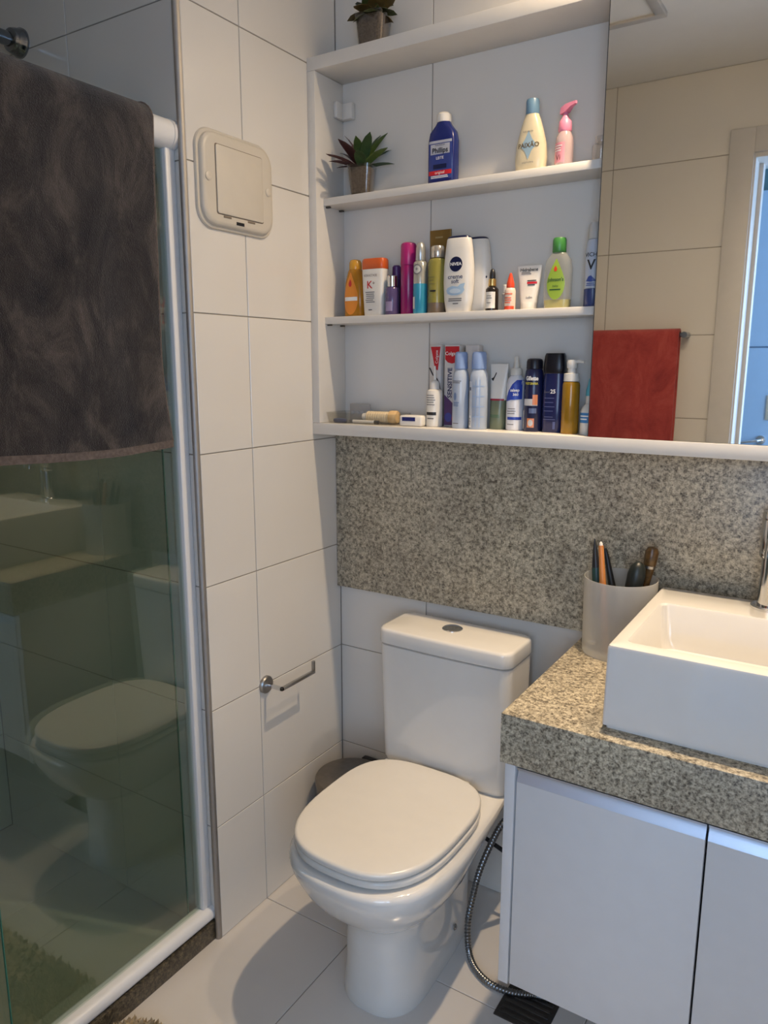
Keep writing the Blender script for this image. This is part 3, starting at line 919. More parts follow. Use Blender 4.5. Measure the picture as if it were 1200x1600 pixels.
def rect_pts(x0, x1, z0, z1, k=8):
    out = []
    for i in range(k): out.append((x0 + (x1 - x0) * i / k, z0))
    for i in range(k): out.append((x1, z0 + (z1 - z0) * i / k))
    for i in range(k): out.append((x1 - (x1 - x0) * i / k, z1))
    for i in range(k): out.append((x0, z1 - (z1 - z0) * i / k))
    return out
def oval_pts(cx, cz, rx, rz, k=28):
    return [(cx + rx * math.cos(2 * math.pi * i / k), cz + rz * math.sin(2 * math.pi * i / k)) for i in range(k)]
def drop_pts(cx, cz, rx, rz, k=32):
    out = []
    for i in range(k):
        a = 2 * math.pi * i / k
        z = math.sin(a)
        w = math.cos(a) * (1 - max(0, z) ** 1.5 * 0.75)
        out.append((cx + rx * w, cz + rz * (z if z < 0 else z * 1.5)))
    return out

def text_geo(s, size, offset=0.0, space=1.0):
    cu = bpy.data.curves.new('lettering', 'FONT')
    cu.body = s; cu.size = size; cu.align_x = 'CENTER'; cu.align_y = 'CENTER'
    cu.offset = offset; cu.space_character = space; cu.resolution_u = 2
    o = bpy.data.objects.new('lettering', cu)
    C.objects.link(o)
    bpy.context.view_layer.update()
    me = bpy.data.meshes.new_from_object(o.evaluated_get(bpy.context.evaluated_depsgraph_get()))
    bpy.data.objects.remove(o)
    bpy.data.curves.remove(cu)
    me.materials.clear()
    return me

def lettering(parent, prof, s, size, cx, cz, m, rot=0.0, offset=0.0, off=0.0010, space=1.0, sx=1.0):
    me = text_geo(s, size, offset * size, space)
    c, sn = math.cos(rot), math.sin(rot)
    for v in me.vertices:
        x, z = v.co.x * sx, v.co.y
        x, z = cx + x * c - z * sn, cz + x * sn + z * c
        v.co = (x, front_y(prof, x, z, off), z)
    me.polygons.foreach_set('use_smooth', [False] * len(me.polygons))
    me.update()
    return part('lettering', me, m, parent)

def lines(parent, prof, x0, x1, zs, h, m, off=0.0010):
    """rows of print too small to read"""
    b = MB()
    for z in zs:
        xa, xb = x0 + random.uniform(0, 0.1) * (x1 - x0), x1 - random.uniform(0, 0.25) * (x1 - x0)
        k = 6
        v = []
        for i in range(k + 1):
            x = xa + (xb - xa) * i / k
            v += [(x, front_y(prof, x, z, off), z), (x, front_y(prof, x, z + h, off), z + h)]
        b.add(v, [(2 * i, 2 * i + 2, 2 * i + 3, 2 * i + 1) for i in range(k)])
    return part('small_print', b.mesh('print'), m, parent)

def rprof(zs):   # (z, r) -> round profile
    return [(z, r, r, 2.0) for z, r in zs]
def body(name, prof, m, parent, seg=40): return part(name, prof_mesh(prof, seg), m, parent)

def pl(name, r, g, b_, rough=0.3, **k): return mat(name, srgb(r, g, b_), rough, **k)
K_black = pl('print_black', 28, 26, 30, 0.5)
K_white = pl('print_white', 240, 240, 238, 0.5)
K_navy = pl('navy_plastic', 18, 26, 66, 0.3)
K_whitep = pl('white_plastic', 226, 222, 214, 0.3)
K_grey = pl('print_grey', 110, 110, 114, 0.5)
K_red = pl('red_print', 196, 32, 44, 0.4)

# ---- top board and second shelf
def leaf_mesh(L, W, bend, tip=1.0, cup=0.25):
    n = 7; b = MB(); v = []; f = []
    for i in range(n):
        t = i / (n - 1)
        w = W * (math.sin(math.pi * min(1, (t * 0.86 + 0.10))) ** tip) if i < n - 1 else 0.0004
        z = L * t * math.cos(bend * t); y = L * t * math.sin(bend * t)
        for j in (-1, 0, 1):
            v.append((j * w, y - (cup * w if j == 0 else 0), z))
        for j in (-1, 0, 1):
            v.append((j * w * 0.85, y - (cup * w if j == 0 else 0) + 0.0016 * (1 - t * 0.7), z))
    for i in range(n - 1):
        a, c = i * 6, (i + 1) * 6
        f += [(a, a + 1, c + 1, c), (a + 1, a + 2, c + 2, c + 1), (a + 3, c + 3, c + 4, a + 4), (a + 4, c + 4, c + 5, a + 5), (a, c, c + 3, a + 3), (a + 2, a + 5, c + 5, c + 2)]
    f += [(0, 3, 4, 1), (1, 4, 5, 2)]
    return b.add(v, f).mesh('leaf', True)

M_pot = glass_pane('pot_glass', (0.90, 0.89, 0.87, 1), 1.5, 2.0)
M_soil = mat('pot_gravel', srgb(112, 101, 90), 0.9, vary=0.35, scale=220, bump=0.6, bscale=300)
M_lg = [pl('leaf_green_a', 52, 78, 42, 0.5, vary=0.25, scale=40), pl('leaf_green_b', 84, 104, 48, 0.5, vary=0.25, scale=40)]
M_lr = [pl('leaf_red_a', 84, 38, 34, 0.5, vary=0.25, scale=40), pl('leaf_red_b', 62, 30, 30, 0.5, vary=0.25, scale=40)]
M_lo = [pl('leaf_olive_a', 80, 90, 44, 0.5, vary=0.3, scale=40), pl('leaf_olive_b', 58, 66, 34, 0.5, vary=0.3, scale=40), pl('leaf_bronze', 104, 86, 46, 0.5, vary=0.3, scale=40)]

def pot(parent, ht, top, bot):
    part('glass_pot', loft([se_ring(bot, bot, 0.0, 5), se_ring(bot, bot, 0.004, 5), se_ring(top, top, ht, 5), se_ring(top - 0.002, top - 0.002, ht, 5), se_ring(bot - 0.002, bot - 0.002, 0.006, 5)]), M_pot, parent)
    part('gravel', loft([se_ring(bot - 0.003, bot - 0.003, 0.007, 5), se_ring(top - 0.0045, top - 0.0045, ht - 0.008, 5), se_ring(top * 0.5, top * 0.5, ht - 0.003, 5)]), M_soil, parent)

p1 = thing('potted_succulent', 'pointed red and green succulent in glass pot on the shelf', 'plant', (0.118, -0.050, S2), rad(18))
pot(p1, 0.076, 0.035, 0.027)
for i in range(20):
    az = i * 2.39996
    ring_ = i / 20
    tilt = 1.25 - 1.10 * ring_
    L = 0.105 - 0.012 * (i % 3)
    me = leaf_mesh(L, 0.0150, 0.30, 0.8)
    red = math.sin(az) > 0.15
    me.transform(Matrix.Translation((0, 0, 0.066)) @ Matrix.Rotation(az, 4, 'Z') @ Matrix.Rotation(-tilt, 4, 'X') @ Matrix.Translation((0, 0, 0.006)))
    for v in me.vertices:
        v.co.y = min(v.co.y, 0.046)
        if v.co.x < -0.088: v.co.x = -0.088 - (-0.088 - v.co.x) * 0.1
    part('leaf', me, (M_lr if red else M_lg)[i % 2], p1)

p2 = thing('potted_succulent', 'round leaved olive succulent in glass pot on the top board', 'plant', (0.165, -0.066, ST), rad(12))
pot(p2, 0.082, 0.040, 0.033)
for i in range(22):
    az = i * 2.39996
    tilt = 1.5 - 1.25 * i / 22
    me = leaf_mesh(0.066 - 0.006 * (i % 3), 0.021, 0.5, 0.55, 0.35)
    me.transform(Matrix.Translation((0, 0, 0.078)) @ Matrix.Rotation(az, 4, 'Z') @ Matrix.Rotation(-tilt, 4, 'X'))
    for v in me.vertices:
        v.co.y = min(v.co.y, 0.060)
    part('leaf', me, M_lo[(i * 2 + (1 if math.cos(az) > 0 else 2)) % 3], p2)

t = thing('medicine_bottle', 'flat cobalt blue bottle with white cap and printed label', 'bottle', (0.3595, -0.052, S2))
P = [(0, 0.034, 0.016, 6), (0.003, 0.036, 0.018, 6), (0.100, 0.036, 0.018, 6), (0.120, 0.033, 0.017, 4.5), (0.135, 0.022, 0.015, 2.6), (0.142, 0.0175, 0.0145, 2.2), (0.146, 0.016, 0.014, 2)]
M_cob = pl('cobalt_plastic', 26, 38, 104, 0.22)
body('body', P, M_cob, t)
body('cap', rprof([(0.143, 0.0165), (0.146, 0.0178), (0.160, 0.0178), (0.162, 0.0160), (0.165, 0.012)]), K_whitep, t)
lb = part('label', patch(P, rect_pts(-0.031, 0.031, 0.012, 0.096)), pl('label_blue', 44, 60, 128, 0.4), t)
part('label_band', patch(P, rect_pts(-0.031, 0.031, 0.094, 0.100), 0.0007), pl('silver_print', 168, 172, 184, 0.4), t)
part('label_field', patch(P, rect_pts(-0.026, 0.026, 0.069, 0.092), 0.0008), MATS['silver_print'], t)
part('label_field', patch(P, rect_pts(-0.031, 0.031, 0.022, 0.032), 0.0008), K_red, t)
part('label_field', patch(P, rect_pts(-0.018, 0.018, 0.036, 0.046), 0.0009), K_navy, t)
lettering(t, P, 'Phillips', 0.0165, 0, 0.077, K_black, offset=0.02, off=0.0013, sx=0.95)
lettering(t, P, 'MAGNESIA', 0.0055, 0, 0.089, K_navy, off=0.0013)
lettering(t, P, 'LEITE', 0.009, 0, 0.060, K_white, off=0.0013)
lettering(t, P, 'original', 0.009, 0, 0.027, K_white, off=0.0013)
lines(t, P, -0.026, 0.026, [0.015, 0.0185], 0.0016, K_white, 0.0013)

t = thing('lotion_bottle', 'cream bottle with dusty blue cap on shelf above green-capped bottle', 'bottle', (0.586, -0.052, S2))
P = [(0, 0.031, 0.017, 3), (0.003, 0.034, 0.019, 3), (0.030, 0.0365, 0.020, 2.8), (0.060, 0.0345, 0.0195, 2.6), (0.090, 0.027, 0.018, 2.4), (0.112, 0.020, 0.016, 2.2), (0.122, 0.016, 0.0145, 2), (0.126, 0.0145, 0.0145, 2)]
body('body', P, pl('cream_bottle', 214, 202, 172, 0.25), t)
body('cap', rprof([(0.124, 0.0148), (0.126, 0.0155), (0.152, 0.0150), (0.156, 0.0135), (0.1565, 0.010)]), pl('dusty_blue', 104, 138, 164, 0.35), t)
part('emblem', patch(P, [(0.000, 0.088), (0.008, 0.070), (0.019, 0.056), (0.008, 0.044), (0, 0.026), (-0.008, 0.044), (-0.019, 0.056), (-0.008, 0.070)], 0.0006), pl('pale_blue_print', 150, 178, 196, 0.5), t)
lettering(t, P, 'PAIXÃO', 0.0140, 0, 0.056, pl('gold_brown_print', 104, 84, 36, 0.5), offset=0.015)
lettering(t, P, 'hidratante', 0.006, -0.002, 0.086, K_grey)
lettering(t, P, 'inspiradora', 0.006, 0, 0.020, K_grey)

t = thing('pump_bottle', 'small clear bottle with bright pink pump on upper shelf', 'bottle', (0.664, -0.052, S2), rad(-25))
P = rprof([(0, 0.018), (0.003, 0.020), (0.050, 0.020), (0.064, 0.0185), (0.074, 0.014), (0.078, 0.0125)])
M_pink = pl('pink_plastic', 234, 142, 170, 0.35)
body('body', P, mat('pink_clear', srgb(222, 196, 196), 0.15, vary=0, alpha=0.6), t)
body('pump_collar', rprof([(0.076, 0.0135), (0.080, 0.0150), (0.098, 0.0135), (0.103, 0.0095), (0.110, 0.0060), (0.116, 0.0050)]), M_pink, t)
part('pump_head', loft([[(x, yy, zz) for yy, zz in q_] for x, q_ in ((-0.011, [(-0.007, 0.114), (0.007, 0.114), (0.006, 0.128), (-0.006, 0.128)]), (0.004, [(-0.008, 0.116), (0.008, 0.116), (0.007, 0.132), (-0.007, 0.132)]), (0.018, [(-0.005, 0.125), (0.005, 0.125), (0.005, 0.133), (-0.005, 0.133)]), (0.030, [(-0.003, 0.128), (0.003, 0.128), (0.003, 0.1335), (-0.003, 0.1335)]))], smooth=True), M_pink, t)
part('label', patch(P, rect_pts(-0.015, 0.015, 0.010, 0.052)), mat('pink_label', srgb(224, 150, 164), 0.4, vary=0.05), t)
lettering(t, P, 'Vi', 0.016, 0.002, 0.020, pl('brown_print', 120, 70, 60, 0.5))
lines(t, P, -0.011, 0.011, [0.034, 0.039, 0.044], 0.0018, K_white)

t = thing('small_bottle', 'small clear empty bottle at the mirror end of upper shelf', 'bottle', (0.748, -0.052, S2))
body('body', rprof([(0, 0.018), (0.003, 0.020), (0.036, 0.020), (0.042, 0.014)]), M_clear, t)
body('cap', rprof([(0.041, 0.0145), (0.043, 0.015), (0.054, 0.015), (0.055, 0.013)]), M_clear, t)

# ---- third shelf
t = thing('shampoo_bottle', 'amber bottle with orange drop label at shelf end', 'bottle', (0.0925, -0.045, S3))
P = [(0, 0.028, 0.017, 3), (0.003, 0.0305, 0.019, 3), (0.050, 0.0315, 0.020, 2.6), (0.090, 0.029, 0.0195, 2.4), (0.118, 0.021, 0.017, 2.2), (0.126, 0.0165, 0.0155, 2)]
body('body', P, mat('amber_clear', srgb(190, 128, 28), 0.15, vary=0.05, alpha=0.85), t)
body('cap', rprof([(0.124, 0.0165), (0.127, 0.017), (0.142, 0.0165), (0.148, 0.013), (0.150, 0.006)]), mat('amber_cap', srgb(206, 150, 50), 0.25, vary=0.05), t)
part('label', patch(P, drop_pts(-0.004, 0.050, 0.024, 0.044), 0.0006), pl('orange_label', 226, 138, 44, 0.4), t)
part('label_band', patch(P, rect_pts(-0.024, 0.018, 0.042, 0.052), 0.0009), K_white, t)
part('emblem', patch(P, drop_pts(-0.004, 0.086, 0.005, 0.008), 0.0010), K_red, t)

t = thing('shampoo_bottle', 'white bottle with broad orange cap and red letter print', 'bottle', (0.1645, -0.058, S3))
P = [(0, 0.027, 0.014, 4), (0.003, 0.029, 0.016, 4), (0.060, 0.0325, 0.018, 4), (0.110, 0.0345, 0.019, 4), (0.1185, 0.0345, 0.019, 4)]
body('body', P, K_whitep, t)
body('cap', [(0.1188, 0.034, 0.0185, 4), (0.120, 0.0348, 0.0192, 4), (0.141, 0.0345, 0.019, 4), (0.1455, 0.032, 0.017, 4)], pl('orange_cap', 206, 92, 40, 0.35), t)
lettering(t, P, 'KÉRASTASE', 0.0085, -0.003, 0.102, pl('brown_grey_print', 120, 104, 96, 0.5), sx=0.95)
lettering(t, P, 'K', 0.027, -0.006, 0.078, K_red, offset=0.01)
lettering(t, P, '+', 0.013, 0.007, 0.082, MATS['brown_grey_print'], offset=0.02)
lines(t, P, -0.020, 0.012, [0.034, 0.039, 0.044, 0.049, 0.054, 0.059], 0.0022, K_grey)
lines(t, P, -0.012, 0.004, [0.014], 0.0028, K_grey)

t = thing('slim_tube', 'slim violet stick tucked behind the orange-capped white bottle', 'tube', (0.207, -0.020, S3))
body('body', rprof([(0, 0.010), (0.002, 0.011), (0.095, 0.011)]), pl('violet_plastic', 74, 46, 96, 0.35), t)
body('cap', rprof([(0.0952, 0.0112), (0.126, 0.0112), (0.130, 0.008)]), pl('violet_cap', 92, 54, 112, 0.3), t)

t = thing('serum_bottle', 'small violet bottle with silver cap beside magenta can', 'bottle', (0.2185, -0.060, S3))
P = rprof([(0, 0.017), (0.002, 0.0185), (0.066, 0.0185), (0.070, 0.016), (0.0705, 0.012)])
body('body', P, mat('violet_clear', srgb(92, 78, 122), 0.15, vary=0.05, alpha=0.93), t)
body('cap', rprof([(0.0712, 0.0125), (0.072, 0.0132), (0.098, 0.0132), (0.0995, 0.0118)]), M_chrome, t)
part('label', patch(P, rect_pts(-0.010, 0.010, 0.010, 0.034)), mat('pale_violet_label', srgb(146, 132, 168), 0.4), t)

t = thing('spray_can', 'tall magenta hair spray can beside silver and blue bottle', 'can', (0.2625, -0.052, S3))
P = rprof([(0, 0.0185), (0.002, 0.020), (0.120, 0.020), (0.1225, 0.0195)])
body('body', P, pl('magenta_can', 150, 24, 98, 0.22), t)
body('cap', rprof([(0.1228, 0.0198), (0.124, 0.0204), (0.170, 0.0200), (0.1755, 0.0185), (0.1785, 0.014)]), pl('magenta_cap', 172, 32, 110, 0.3), t)

t = thing('spray_bottle', 'slim silver topped bottle filled with bright blue liquid', 'bottle', (0.3055, -0.066, S3))
P = rprof([(0, 0.0165), (0.002, 0.0178), (0.124, 0.0178), (0.128, 0.015), (0.129, 0.012)])
body('body', rprof([(0, 0.0165), (0.002, 0.0178), (0.0735, 0.0178)]), mat('blue_liquid', srgb(54, 148, 178), 0.12, vary=0.03), t)
body('upper_body', rprof([(0.0736, 0.0178), (0.124, 0.0178), (0.128, 0.015), (0.129, 0.012)]), mat('silver_clear', srgb(176, 176, 168), 0.15, vary=0.03, metal=0.4), t)
body('cap', rprof([(0.1295, 0.0120), (0.131, 0.0128), (0.160, 0.0118), (0.170, 0.0095), (0.174, 0.006)]), mat('silver_cap', srgb(182, 184, 182), 0.3, metal=0.6, vary=0.03), t)
ring_o = oval_pts(0, 0.108, 0.0125, 0.0125)
part('emblem_ring', patch(P, ring_o, 0.0006), K_grey, t)
part('emblem', patch(P, oval_pts(0, 0.108, 0.0095, 0.0095), 0.0010), mat('emblem_silver', srgb(196, 196, 188), 0.3), t)
lettering(t, P, '+', 0.016, 0, 0.108, K_grey, off=0.0014)
part('barcode', patch(P, rect_pts(-0.016, -0.006, 0.012, 0.042), 0.0007), K_whitep, t)

t = thing('squeeze_tube', 'tall gold brown tube standing behind the olive bottle', 'tube', (0.336, -0.017, S3))
P = [(0, 0.020, 0.013, 2), (0.003, 0.021, 0.0135, 2), (0.030, 0.0215, 0.0135, 2), (0.100, 0.026, 0.011, 2.5), (0.180, 0.030, 0.004, 4), (0.208, 0.0305, 0.0025, 6)]
body('body', P, mat('gold_tube', srgb(136, 106, 52), 0.35, metal=0.35, vary=0.06), t)
lines(t, P, -0.016, 0.016, [0.188], 0.004, mat('gold_print', srgb(172, 146, 96), 0.4))

t = thing('oil_bottle', 'olive green bottle with silver cap and brown foot', 'bottle', (0.3495, -0.056, S3))
P = rprof([(0, 0.0225), (0.002, 0.0238), (0.026, 0.0238), (0.124, 0.0238), (0.131, 0.021), (0.134, 0.0145)])
body('foot', rprof([(0, 0.0225), (0.002, 0.0238), (0.0255, 0.0238)]), pl('brown_foot', 118, 100, 80, 0.3), t)
body('body', rprof([(0.0258, 0.0238), (0.124, 0.0238), (0.131, 0.021), (0.134, 0.0145)]), mat('olive_clear', srgb(150, 142, 70), 0.18, vary=0.06, alpha=0.92), t)
body('cap', rprof([(0.1345, 0.0165), (0.136, 0.0175), (0.160, 0.0170), (0.163, 0.0150)]), mat('silver_cap_warm', srgb(206, 200, 190), 0.18, metal=0.75, vary=0.03), t)
lines(t, P, -0.014, 0.006, [0.070, 0.078, 0.086], 0.0018, mat('olive_print', srgb(116, 110, 60), 0.5))
lines(t, P, -0.010, 0.012, [0.052], 0.004, K_black)

def body_wash(x, y, label, printed):
    t = thing('body_wash_bottle', label, 'bottle', (x, y, S3))
    P = [(0, 0.030, 0.014, 3), (0.002, 0.032, 0.0155, 3), (0.030, 0.0375, 0.0175, 2.6), (0.070, 0.0400, 0.0185, 2.5), (0.110, 0.0395, 0.018, 2.5), (0.150, 0.0350, 0.017, 2.6), (0.172, 0.0315, 0.016, 2.8), (0.1745, 0.0300, 0.015, 2.8)]
    body('body', P, K_whitep, t, 56)
    body('base_cap', [(0.1748, 0.0300, 0.015, 2.8), (0.178, 0.0285, 0.014, 2.8), (0.1800, 0.024, 0.011, 2.8)], K_navy, t)
    if printed:
        part('round_badge', patch(P, oval_pts(0, 0.113, 0.0175, 0.0175)), K_navy, t)
        lettering(t, P, 'NIVEA', 0.0105, 0, 0.113, K_white, offset=0.02, sx=1.05)
        lettering(t, P, 'creme', 0.0145, -0.001, 0.0835, pl('navy_print', 40, 48, 92, 0.5), offset=0.012, sx=1.1)
        lettering(t, P, 'soft', 0.0135, -0.001, 0.0725, MATS['navy_print'], offset=0.012)
        part('splash_print', patch(P, [(-0.026, 0.052), (-0.022, 0.058), (-0.008, 0.062), (0.006, 0.060), (0.014, 0.066), (0.025, 0.068), (0.022, 0.058), (0.024, 0.052), (0.018, 0.044), (0.006, 0.040), (-0.010, 0.040), (-0.022, 0.044)], 0.0006), pl('splash_blue', 168, 196, 220, 0.4), t)
        part('splash_print', patch(P, oval_pts(-0.001, 0.050, 0.015, 0.006), 0.0010), pl('splash_light', 198, 214, 228, 0.4), t)
        lines(t, P, -0.020, 0.020, [0.026, 0.0305], 0.0026, K_grey)
        lines(t, P, -0.008, 0.008, [0.019], 0.0026, K_grey)
    else:
        part('badge_dot', patch(P, oval_pts(0.034, 0.084, 0.0015, 0.003)), K_navy, t)
    return t
body_wash(0.4145, -0.066, 'white curvy bottle with round navy badge and blue splash print', True)
body_wash(0.4415, -0.026, 'plain white curvy bottle behind the one with navy badge', False)

t = thing('dropper_bottle', 'small dark dropper bottle with gold collar and white label', 'bottle', (0.5045, -0.066, S3))
P = rprof([(0, 0.014), (0.0015, 0.0155), (0.050, 0.0155), (0.055, 0.012), (0.057, 0.009)])
body('body', P, pl('dark_glass', 34, 28, 26, 0.12), t)
body('collar', rprof([(0.0575, 0.0088), (0.0585, 0.0096), (0.0735, 0.0092), (0.0745, 0.008)]), mat('gold_metal', srgb(212, 178, 112), 0.25, metal=0.9), t)
body('dropper_bulb', rprof([(0.0748, 0.0070), (0.078, 0.0072), (0.088, 0.0066), (0.095, 0.0052), (0.098, 0.002)]), M_black, t)
part('label', patch(P, rect_pts(-0.0125, 0.0125, 0.006, 0.044)), K_whitep, t)
lines(t, P, -0.008, 0.008, [0.034, 0.029, 0.018], 0.0015, K_grey)

t = thing('vial', 'tiny clear vial between dropper bottle and orange-tipped bottle', 'vial', (0.5290, -0.042, S3))
body('body', rprof([(0, 0.0078), (0.001, 0.0085), (0.040, 0.0085), (0.043, 0.006)]), mat('vial_clear', srgb(196, 190, 184), 0.2, vary=0, alpha=0.7), t)
body('cap', rprof([(0.0435, 0.0066), (0.060, 0.0066), (0.062, 0.005)]), K_whitep, t)

t = thing('tipped_bottle', 'small white bottle with orange red cone tip', 'bottle', (0.5505, -0.064, S3))
P = rprof([(0, 0.0120), (0.0015, 0.0130), (0.044, 0.0130), (0.050, 0.0110), (0.052, 0.0085)])
M_or = pl('orange_red', 216, 74, 44, 0.35)
body('body', P, pl('peach_white', 226, 204, 188, 0.3), t)
body('cap', rprof([(0.0525, 0.0095), (0.060, 0.0095), (0.066, 0.0080), (0.080, 0.0042), (0.085, 0.0028), (0.086, 0.001)]), M_or, t)
part('label_band', patch(P, rect_pts(-0.0122, 0.0122, 0.002, 0.0095)), M_or, t)
lines(t, P, -0.010, 0.010, [0.016, 0.0215, 0.027, 0.036], 0.003, mat('orange_print', srgb(222, 116, 86), 0.4))

t = thing('cream_tube', 'white cream tube standing on its cap with dark print', 'tube', (0.5865, -0.036, S3))
P = [(0, 0.0175, 0.0165, 2.2), (0.002, 0.0185, 0.0172, 2.2), (0.016, 0.0190, 0.0172, 2.2), (0.018, 0.0200, 0.0165, 2.2), (0.060, 0.0255, 0.010, 2.5), (0.092, 0.0300, 0.0035, 4), (0.103, 0.0305, 0.0022, 6)]
body('body', P[3:], K_whitep, t)
body('cap', P[:4], K_whitep, t)
lettering(t, P, 'Hidrabene', 0.0105, 0.000, 0.0935, K_black, offset=0.02, sx=1.0)
lines(t, P, -0.020, 0.010, [0.0865, 0.0835], 0.0018, K_grey)
part('red_stripe', patch(P, rect_pts(-0.002, 0.022, 0.0605, 0.0655)), K_red, t)
lines(t, P, -0.002, 0.024, [0.067, 0.057], 0.0022, K_black)
lettering(t, P, 'isdin', 0.0085, 0.006, 0.029, K_black)

t = thing('baby_oil_bottle', 'clear flat bottle with green cap and lime drop label', 'bottle', (0.6630, -0.052, S3))
P = [(0, 0.028, 0.015, 3), (0.003, 0.0305, 0.0165, 3), (0.030, 0.0325, 0.017, 2.8), (0.090, 0.0325, 0.017, 2.8), (0.108, 0.029, 0.016, 2.6), (0.120, 0.020, 0.0145, 2.2), (0.125, 0.0145, 0.013, 2)]
body('body', P, mat('clear_greenish', srgb(196, 196, 184), 0.08, vary=0, alpha=0.25), t)
body('oil', [(0.002, 0.028, 0.0145, 3), (0.012, 0.030, 0.0155, 3), (0.020, 0.0308, 0.0158, 3)], mat('oil_yellow', srgb(198, 188, 92), 0.1, vary=0, alpha=0.8), t)
body('cap', rprof([(0.1245, 0.0148), (0.126, 0.0158), (0.152, 0.0155), (0.1565, 0.0135)]), pl('green_cap', 64, 130, 64, 0.35), t)
part('label', patch(P, drop_pts(0, 0.056, 0.0215, 0.036), 0.0006), pl('lime_label', 146, 176, 66, 0.4), t)
lettering(t, P, "Johnson's", 0.0115, 0.000, 0.064, pl('dark_green_print', 30, 74, 50, 0.5), offset=0.02, sx=0.85)
lettering(t, P, 'baby', 0.007, 0.000, 0.050, MATS['dark_green_print'])
lines(t, P, -0.014, 0.014, [0.041], 0.0024, MATS['dark_green_print'])
part('emblem', patch(P, drop_pts(-0.001, 0.087, 0.004, 0.005), 0.0010), MATS['orange_red'], t)

t = thing('thermal_spray_can', 'tall white and blue spray can against the mirror edge', 'can', (0.7460, -0.054, S3))
P = rprof([(0, 0.0185), (0.002, 0.0200), (0.128, 0.0200), (0.140, 0.0180), (0.146, 0.0150)])
body('body', rprof([(0.0405, 0.0200), (0.128, 0.0200), (0.140, 0.0180), (0.146, 0.0150)]), pl('pale_blue_white', 190, 198, 212, 0.3), t)
body('lower_body', rprof([(0, 0.0185), (0.002, 0.0200), (0.040, 0.0200)]), pl('deep_blue_can', 56, 72, 122, 0.3), t)
body('cap', rprof([(0.1465, 0.0155), (0.148, 0.0165), (0.176, 0.0155), (0.182, 0.012)]), mat('milky_cap', srgb(206, 204, 200), 0.3, vary=0, alpha=0.85), t)
lettering(t, P, 'VICHY', 0.0125, 0.001, 0.112, K_black, offset=0.01)
lettering(t, P, 'V', 0.030, -0.001, 0.090, K_black, offset=0.02)
part('emblem', patch(P, [(-0.012, 0.056), (-0.006, 0.066), (0.0, 0.068), (0.008, 0.060), (0.012, 0.056), (0.0, 0.054)], 0.0006), pl('blue_print', 62, 84, 156, 0.4), t)
lines(t, P, -0.012, 0.012, [0.046, 0.050], 0.002, MATS['blue_print'])

# ---- bottom board
tr = thing('storage_tray', 'shallow clear plastic tray at the tiled wall end of bottom board', 'tray', (0.142, -0.060, SB))
part('tray_shell', loft([rr_ring(-0.106, 0.106, -0.048, 0.048, 0.0004, 0.012), rr_ring(-0.112, 0.112, -0.053, 0.053, 0.030, 0.014), rr_ring(-0.1095, 0.1095, -0.0505, 0.0505, 0.030, 0.013), rr_ring(-0.104, 0.104, -0.046, 0.046, 0.0022, 0.011)]), M_clear, tr)
t = thing('hair_roller', 'cream ribbed roll with pale wooden end lying in tray', 'roller', (0.185, -0.056, SB + 0.0026))
rp = []
for i in range(40):
    u_ = i / 39
    rp.append((0.0148 + 0.0008 * math.sin(i * 1.6), -0.045 + 0.072 * u_))
me = lathe(rp, 28)
me.transform(Matrix.Translation((0, 0, 0.0156)) @ Matrix.Rotation(rad(90), 4, 'Y'))
part('roll', me, pl('cream_roll', 226, 206, 170, 0.6), t)
me = lathe([(0.0, 0.027), (0.0168, 0.027), (0.0172, 0.030), (0.0172, 0.046), (0.0150, 0.050), (0.0, 0.051)], 28)
me.transform(Matrix.Translation((0, 0, 0.0172)) @ Matrix.Rotation(rad(90), 4, 'Y'))
part('end_knob', me, pl('pale_wood', 222, 186, 132, 0.5), t)
me = lathe([(0.0, -0.062), (0.009, -0.061), (0.0095, -0.046), (0.0, -0.0455)], 20)
me.transform(Matrix.Translation((0, 0, 0.0156)) @ Matrix.Rotation(rad(90), 4, 'Y'))
part('end_cap', me, K_whitep, t)
t = thing('oval_case', 'small oval dark blue case at end of clear tray', 'case', (0.068, -0.088, SB + 0.0024))
part('shell', loft([se_ring(0.020, 0.007, 0.0, 2), se_ring(0.024, 0.0085, 0.004, 2), se_ring(0.022, 0.0075, 0.009, 2), se_ring(0.010, 0.003, 0.011, 2)]), pl('slate_blue', 62, 72, 104, 0.4), t)
part('clasp', box_mesh(0.020, 0.027, -0.003, 0.003, 0.002, 0.008, 0.001), K_grey, t)
t = thing('pill_strip', 'silver blister strip standing at back of the clear tray', 'pill pack', (0.095, -0.030, SB + 0.0024))
part('foil', box_mesh(-0.034, 0.034, -0.001, 0.001, 0.0, 0.048, 0.0008), mat('foil_grey', srgb(176, 174, 172), 0.35, vary=0.06, alpha=0.75), t)
for i in range(4):
    me = lathe([(0.0055, 0.0), (0.0050, 0.0025), (0.0, 0.0035)], 14, True, False)
    me.transform(Matrix.Translation((-0.024 + i * 0.016, -0.001, 0.024)) @ Matrix.Rotation(rad(90), 4, 'X'))
    part('blister', me, mat('foil_clear', srgb(206, 206, 206), 0.15, vary=0, alpha=0.6), t)
t = thing('makeup_pencil', 'thin white pencil with dark tip lying in clear tray', 'pencil', (0.150, -0.088, SB + 0.0022))
me = lathe([(0.0, -0.040), (0.0042, -0.039), (0.0042, 0.030), (0.0, 0.0305)], 12)
me.transform(Matrix.Translation((0, 0, 0.0045)) @ Matrix.Rotation(rad(90), 4, 'Y'))
part('barrel', me, K_whitep, t)
me = lathe([(0.0, 0.0305), (0.0044, 0.0305), (0.0044, 0.044), (0.0, 0.045)], 12)
me.transform(Matrix.Translation((0, 0, 0.0045)) @ Matrix.Rotation(rad(90), 4, 'Y'))
part('tip_cap', me, K_black, t)

